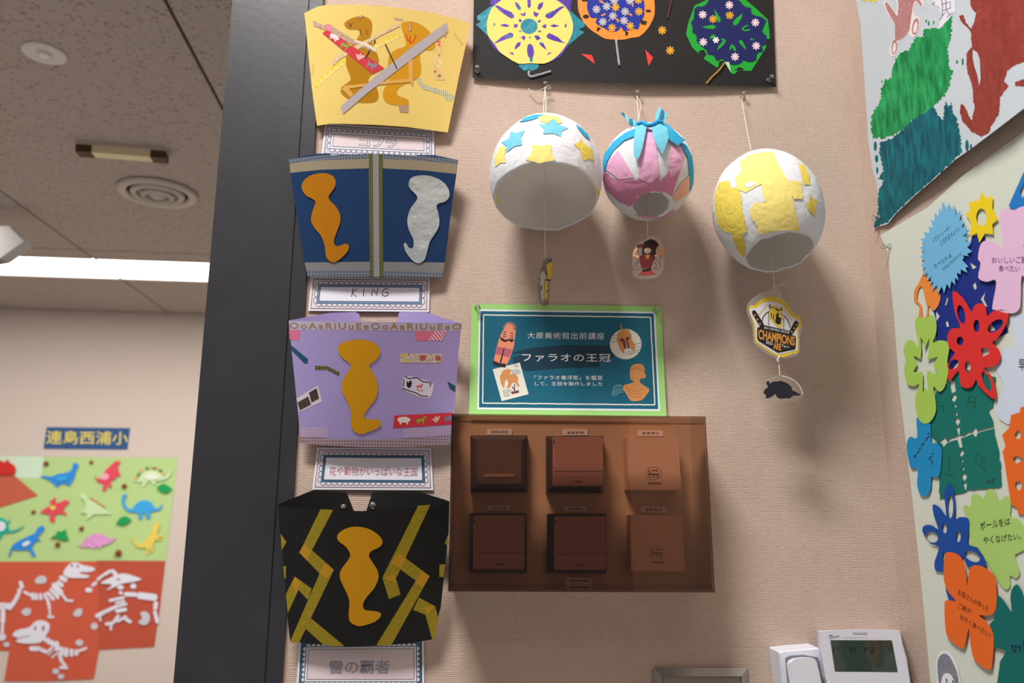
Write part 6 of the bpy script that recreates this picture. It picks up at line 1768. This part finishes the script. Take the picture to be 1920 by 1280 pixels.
SMK = smoked('smoked brown acrylic', (0.875, 0.80, 0.755, 1))
SMK2 = smoked('dark smoked acrylic edge', (0.74, 0.63, 0.58, 1))
DEP = 0.092
box = thing('control_box', M_(1090, 1108), 'smoked brown acrylic cover box over six wall controls', 'control box')
fq = [M_(x, y, DEP) for x, y in Zl([(62, 20), (1803, 38), (1868, 1245), (38, 1238)])]
TH = 0.004
ux, uz = TM, Vector((0, 0, 1))
wallq = [p - NM * (DEP - 0.004) for p in fq]


def plate(nm, pts, n, th, m_, par):
    n = Vector(n).normalized()
    return loft(nm, [pts, [p + n * th for p in pts]], m_, par)


plate('front_panel', fq, -NM, 0.003, SMK, box)
inn = -NM * 0.0031
for nm, i, j, n in (('top_panel', 0, 1, -uz), ('side_panel', 1, 2, -ux), ('bottom_panel', 2, 3, uz), ('side_panel', 3, 0, ux)):
    plate(nm, [fq[i] + inn, fq[j] + inn, wallq[j], wallq[i]], n, 0.003, SMK if nm == 'top_panel' else SMK2, box)
BACKP = mat('beige back plate', (196, 158, 122), 0.7)
wq = [p - NM * (DEP - 0.0005) for p in fq]
plate('back_plate', wq, NM, 0.003, BACKP, box)
LBLM = mat('label strip', (226, 206, 192), 0.6)
BK0 = 0.004
bkS = Plane(M_.p, NM)
labs = (((303, 125), (475, 165), '温度検出研究室', LBLM), ((823, 125), (995, 168), '温度制御', LBLM), ((1338, 133), (1512, 173), '温度検出', LBLM), ((310, 650), (462, 682), '湿度検出研究室', LBLM), ((835, 655), (985, 690), '温度検出', LBLM), ((1360, 655), (1530, 697), '温度検出', LBLM), ((845, 1143), (1025, 1188), None, LBLM))
for (x0, y0), (x1, y1), s_, m_ in labs:
    o = sheet('label_strip', Zl(rect(x0, y0, x1, y1)), M_, 0.0042, m_, box, th=0.0012)
    dx, dy = (x1 - x0) * 0.16, (y1 - y0) * 0.24
    if s_:
        text('lettering', s_, Zl(rect(x0 + dx, y0 + dy, x1 - dx, y1 - dy)), M_, 0.0055, mat('label ink', (70, 52, 46)), o, bold=0.01, spacing=1.2)
    else:
        strokes('lettering', [Zl([(x0 + dx + 22 * k, y0 + 22), (x0 + dx + 14 + 22 * k, y0 + 22)]) for k in range(6)], 3.0, M_, 0.0055, MATS['label ink'], o)
DBR = mat('dark brown plastic', (74, 56, 50), 0.35, 0.5)
DBR2 = mat('umber plastic', (98, 66, 46), 0.45, 0.4)
CPR = mat('copper brown plastic', (166, 112, 92), 0.4, 0.5)
TAN = mat('tan plastic', (214, 164, 130), 0.45, 0.4)
SEAM = mat('seam brown', (104, 66, 52), 0.5)


def thermostat(x0, y0, x1, y1, cov, label, plain=False):
    t = thing('thermostat', M_(*Zl([((x0 + x1) / 2, y1)])[0]), label, 'thermostat', 'wall controls in the smoked box')
    slab('base', Zl(rect(x0, y0, x1, y1)), M_, 0.0038, 0.022, DBR, t, inset=Zl(rect(x0 + 28, y0 + 28, x1 - 28, y1 - 34)), h2=0.034)
    a0, b0, a1_, b1_ = cov
    if plain:
        slab('cover', Zl(rrect(a0, b0, a1_, b1_, 10)), M_, 0.030, 0.037, DBR2, t)
        o = sheet('maker_plate', Zl(rect(288, 432, 488, 452)), M_, 0.0375, mat('pale maker plate', (176, 132, 104)), t, th=0.0004)
        text('lettering', 'Yamatake Honeywell', Zl(rect(294, 434, 482, 450)), M_, 0.0382, mat('plate ink', (58, 40, 32)), o)
    else:
        slab('cover', Zl(rrect(a0, b0, a1_, b1_, 10)), M_, 0.030, 0.044, CPR, t)
        ww, hh = a1_ - a0, b1_ - b0
        strokes('cover_seams', [Zl([(a0 + 12, b0 + hh * 0.70), (a1_ - 8, b0 + hh * 0.70)])], 0.9, M_, 0.0443, SEAM, t)
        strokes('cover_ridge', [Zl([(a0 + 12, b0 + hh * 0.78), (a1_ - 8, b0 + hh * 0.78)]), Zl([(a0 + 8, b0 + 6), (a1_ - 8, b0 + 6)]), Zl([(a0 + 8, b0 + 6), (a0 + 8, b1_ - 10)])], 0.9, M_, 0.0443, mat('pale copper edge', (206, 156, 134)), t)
        strokes('maker_mark', [Zl([(a0 + ww * 0.44, b0 + hh * 0.91), (a0 + ww * 0.58, b0 + hh * 0.91)])], 3.2, M_, 0.0443, SEAM, t)
        sheet('corner_notch', Zl([(a0 + 2, b0 + 26), (a0 + 14, b0 + 26), (a0 + 12, b0 + 62)]), M_, 0.0442, DBR, t, th=0.0002)
    return t


thermostat(190, 168, 582, 558, (235, 200, 540, 500), 'dark brown square thermostat with a maker strip, upper left in the smoked box', True)
thermostat(712, 172, 1102, 562, (755, 178, 1100, 515), 'copper covered thermostat in the middle of the upper row')
thermostat(182, 700, 578, 1112, (210, 718, 562, 1085), 'copper covered thermostat at the lower left of the smoked box')
thermostat(718, 705, 1122, 1115, (765, 725, 1118, 1090), 'copper covered thermostat in the middle of the lower row')


def sensor(quad, em_, label):
    t = thing('temperature_sensor', M_(*Zl([quad[2]])[0]), label, 'sensor', 'wall controls in the smoked box')
    slab('casing', Zl(quad), M_, 0.0038, 0.040, TAN, t)
    x, y = em_
    sheet('side_rib', Zl([(quad[0][0] + 22, quad[0][1] + 2), (quad[0][0] + 26, quad[0][1] + 2), (quad[3][0] + 26, quad[3][1] - 2), (quad[3][0] + 22, quad[3][1] - 2)]), M_, 0.0401, mat('tan edge', (226, 184, 154)), t, th=0.0003)
    strokes('oval_mark', [Zl(ell(x, y, 56, 44, 24) + [ell(x, y, 56, 44, 24)[0]])], 0.6, M_, 0.0404, SEAM, t)
    ik = mat('sensor ink', (74, 44, 38))
    strokes('oval_print', [Zl([(x - 40, y + 6), (x + 40, y + 6)])], 2.6, M_, 0.0404, ik, t)
    strokes('oval_print', [Zl(smooth_open([(x - 34, y - 26), (x - 34, y - 10), (x - 22, y - 8)], 3)), Zl([(x - 14, y - 20), (x + 30, y - 20)]), Zl([(x - 34, y + 24), (x - 22, y + 24)]), Zl([(x - 8, y + 24), (x + 8, y + 24)]), Zl([(x + 18, y + 24), (x + 36, y + 24)])], 1.6, M_, 0.0404, ik, t)
    text('lettering', 'National', Zl(rect(x - 38, y + 56, x + 50, y + 76)), M_, 0.0404, ik, t, bold=0.02)


sensor([(1262, 180), (1612, 180), (1640, 543), (1270, 543)], (1447, 428), 'tan square temperature sensor at the upper right of the smoked box')
sensor([(1283, 715), (1645, 718), (1662, 1102), (1292, 1100)], (1470, 970), 'tan square temperature sensor at the lower right of the smoked box')

# ------------------------------------------------------------------ steel plate and telephone at the lower edge
ZM = Z(1200, 1120, 2.6667)
MTL = mat('brushed steel', (170, 164, 160), 0.35, 0.5, metal=0.6, bump=0.05, bscale=400)
t = thing('steel_wall_plate', M_(1315, 1275), 'slant-edged steel wall plate cut by the lower picture edge', 'wall plate')
rg = []
for q, h in ((rect(70, 352, 538, 780), 0.0005), (rect(70, 352, 538, 780), 0.006), (rect(108, 393, 508, 735), 0.016)):
    rg.append([M_(x, y, h) for x, y in ZM(q)])
rg.append([M_(x, y, 0.012) for x, y in ZM(rect(114, 400, 502, 728))])
loft('frame', rg, MTL, t)
sheet('inner_plate', ZM(rect(114, 398, 502, 728)), M_, 0.0125, mat('grey inner plate', (140, 134, 128), 0.4, metal=0.5), t, th=0.001)
Zph = Z(1440, 1160, 6.4)
PHN = mat('light grey phone plastic', (196, 196, 206), 0.4, 0.4)
PHW = mat('white phone plastic', (214, 216, 226), 0.4, 0.4)
ph = thing('telephone', M_(1590, 1280), 'light grey wall telephone with a dark display at the lower right', 'telephone')
CRD = Zph([(122, 400), (140, 388), (250, 374), (600, 345), (640, 380), (760, 1500), (250, 1500)])
fr_ = [M_(x, y, 0.040) for x, y in CRD]
loft('cradle', [[p - NM * 0.0395 for p in fr_], fr_, [M_(x, y, 0.044) for x, y in Zph([(150, 415), (170, 402), (270, 392), (590, 365), (620, 395), (740, 1480), (270, 1480)])]], PHW, ph)
sheet('cradle_recess_shade', Zph([(205, 470), (260, 440), (420, 430), (600, 460), (640, 560), (745, 1470), (300, 1470)]), M_, 0.0442, mat('phone shadow grey', (120, 122, 134), 0.5), ph, th=0.0004)  # flat sheet: shade of the gap round the handset put into its grey
PANEL = Bent(M_, lambda px, py: 0.058 + 0.00012 * (py - 1180))
PANEL.n = NM
pan = Zph([(612, 150), (800, 138), (1100, 130), (1400, 134), (1560, 142), (1585, 158), (1610, 300), (1660, 480), (1705, 768), (1790, 1500), (880, 1500), (690, 700), (640, 400)])
fr_ = [PANEL(x, y) for x, y in pan]
back = Zph([(585, 140), (800, 130), (1100, 122), (1400, 126), (1560, 134), (1592, 150), (1622, 300), (1672, 480), (1716, 768), (1800, 1500), (850, 1500), (650, 700), (606, 400)])
loft('display_housing', [[M_(x, y, 0.0005) for x, y in back], [M_(x, y, 0.052) for x, y in back], fr_], PHN, ph)
LCD = mat('dark display glass', (46, 58, 52), 0.08, 0.6)
lcd = sheet('display', rough_edge(Zph([(755, 254), (1470, 256), (1488, 262), (1556, 628), (1548, 636), (815, 630), (802, 622), (748, 262)]), 500, 0, 1), PANEL, 0.0004, LCD, ph, th=0.0004)
strokes('display_characters', [Zph(q) for q in ([(790, 330), (790, 420)], [(830, 340), (860, 390)], [(985, 350), (1045, 350), (1045, 405), (985, 405), (985, 350)], [(985, 378), (1045, 378)], [(1150, 350), (1200, 350)], [(1175, 350), (1160, 410)], [(1230, 345), (1275, 345)], [(1225, 378), (1280, 378)], [(1225, 410), (1280, 410)], [(1252, 345), (1252, 410)])], 1.4, PANEL, 0.0010, mat('lcd dark', (24, 30, 30), 0.3), lcd)
strokes('maker_emblem', [Zph(ell(757, 213, 23, 20, 20) + [ell(757, 213, 23, 20, 20)[0]]), Zph(smooth_open([(745, 200), (752, 212), (766, 208), (760, 198)], 3))], 0.9, PANEL, 0.0003, mat('grey phone ink', (84, 86, 100)), ph)
text('maker_lettering', 'NTT', Zph(rect(792, 203, 858, 228)), PANEL, 0.0003, MATS['grey phone ink'], ph, bold=0.02)
strokes('model_lettering', [Zph([(880 + 20 * k, 222), (893 + 20 * k, 222)]) for k in range(16)], 1.0, PANEL, 0.0003, mat('pale phone ink', (150, 150, 164)), ph)
sheet('signal_lamp', Zph([(1012, 158), (1190, 160), (1188, 182), (1020, 180)]), PANEL, 0.0002, mat('lamp grey', (164, 164, 176), 0.3), ph, th=0.0008)
sheet('hook_tab', Zph(rrect(715, 752, 752, 790, 6)), PANEL, 0.0002, PHW, ph, th=0.001)
HS = Zph([(222, 545), (240, 500), (290, 472), (400, 456), (500, 460), (560, 480), (592, 525), (622, 640), (652, 770), (775, 1440), (360, 1440)])
HI = Zph([(285, 560), (280, 520), (310, 485), (400, 464), (500, 466), (552, 486), (582, 530), (612, 650), (642, 780), (760, 1420), (430, 1420)])
hs = loft('telephone_handset', [[M_(x, y, 0.0452) for x, y in HS], [M_(x, y, 0.062) for x, y in HS], [M_(x, y, 0.070) for x, y in HI]], PHW, None)
tag(hs, 'white telephone handset resting in its cradle beside the display', 'handset')
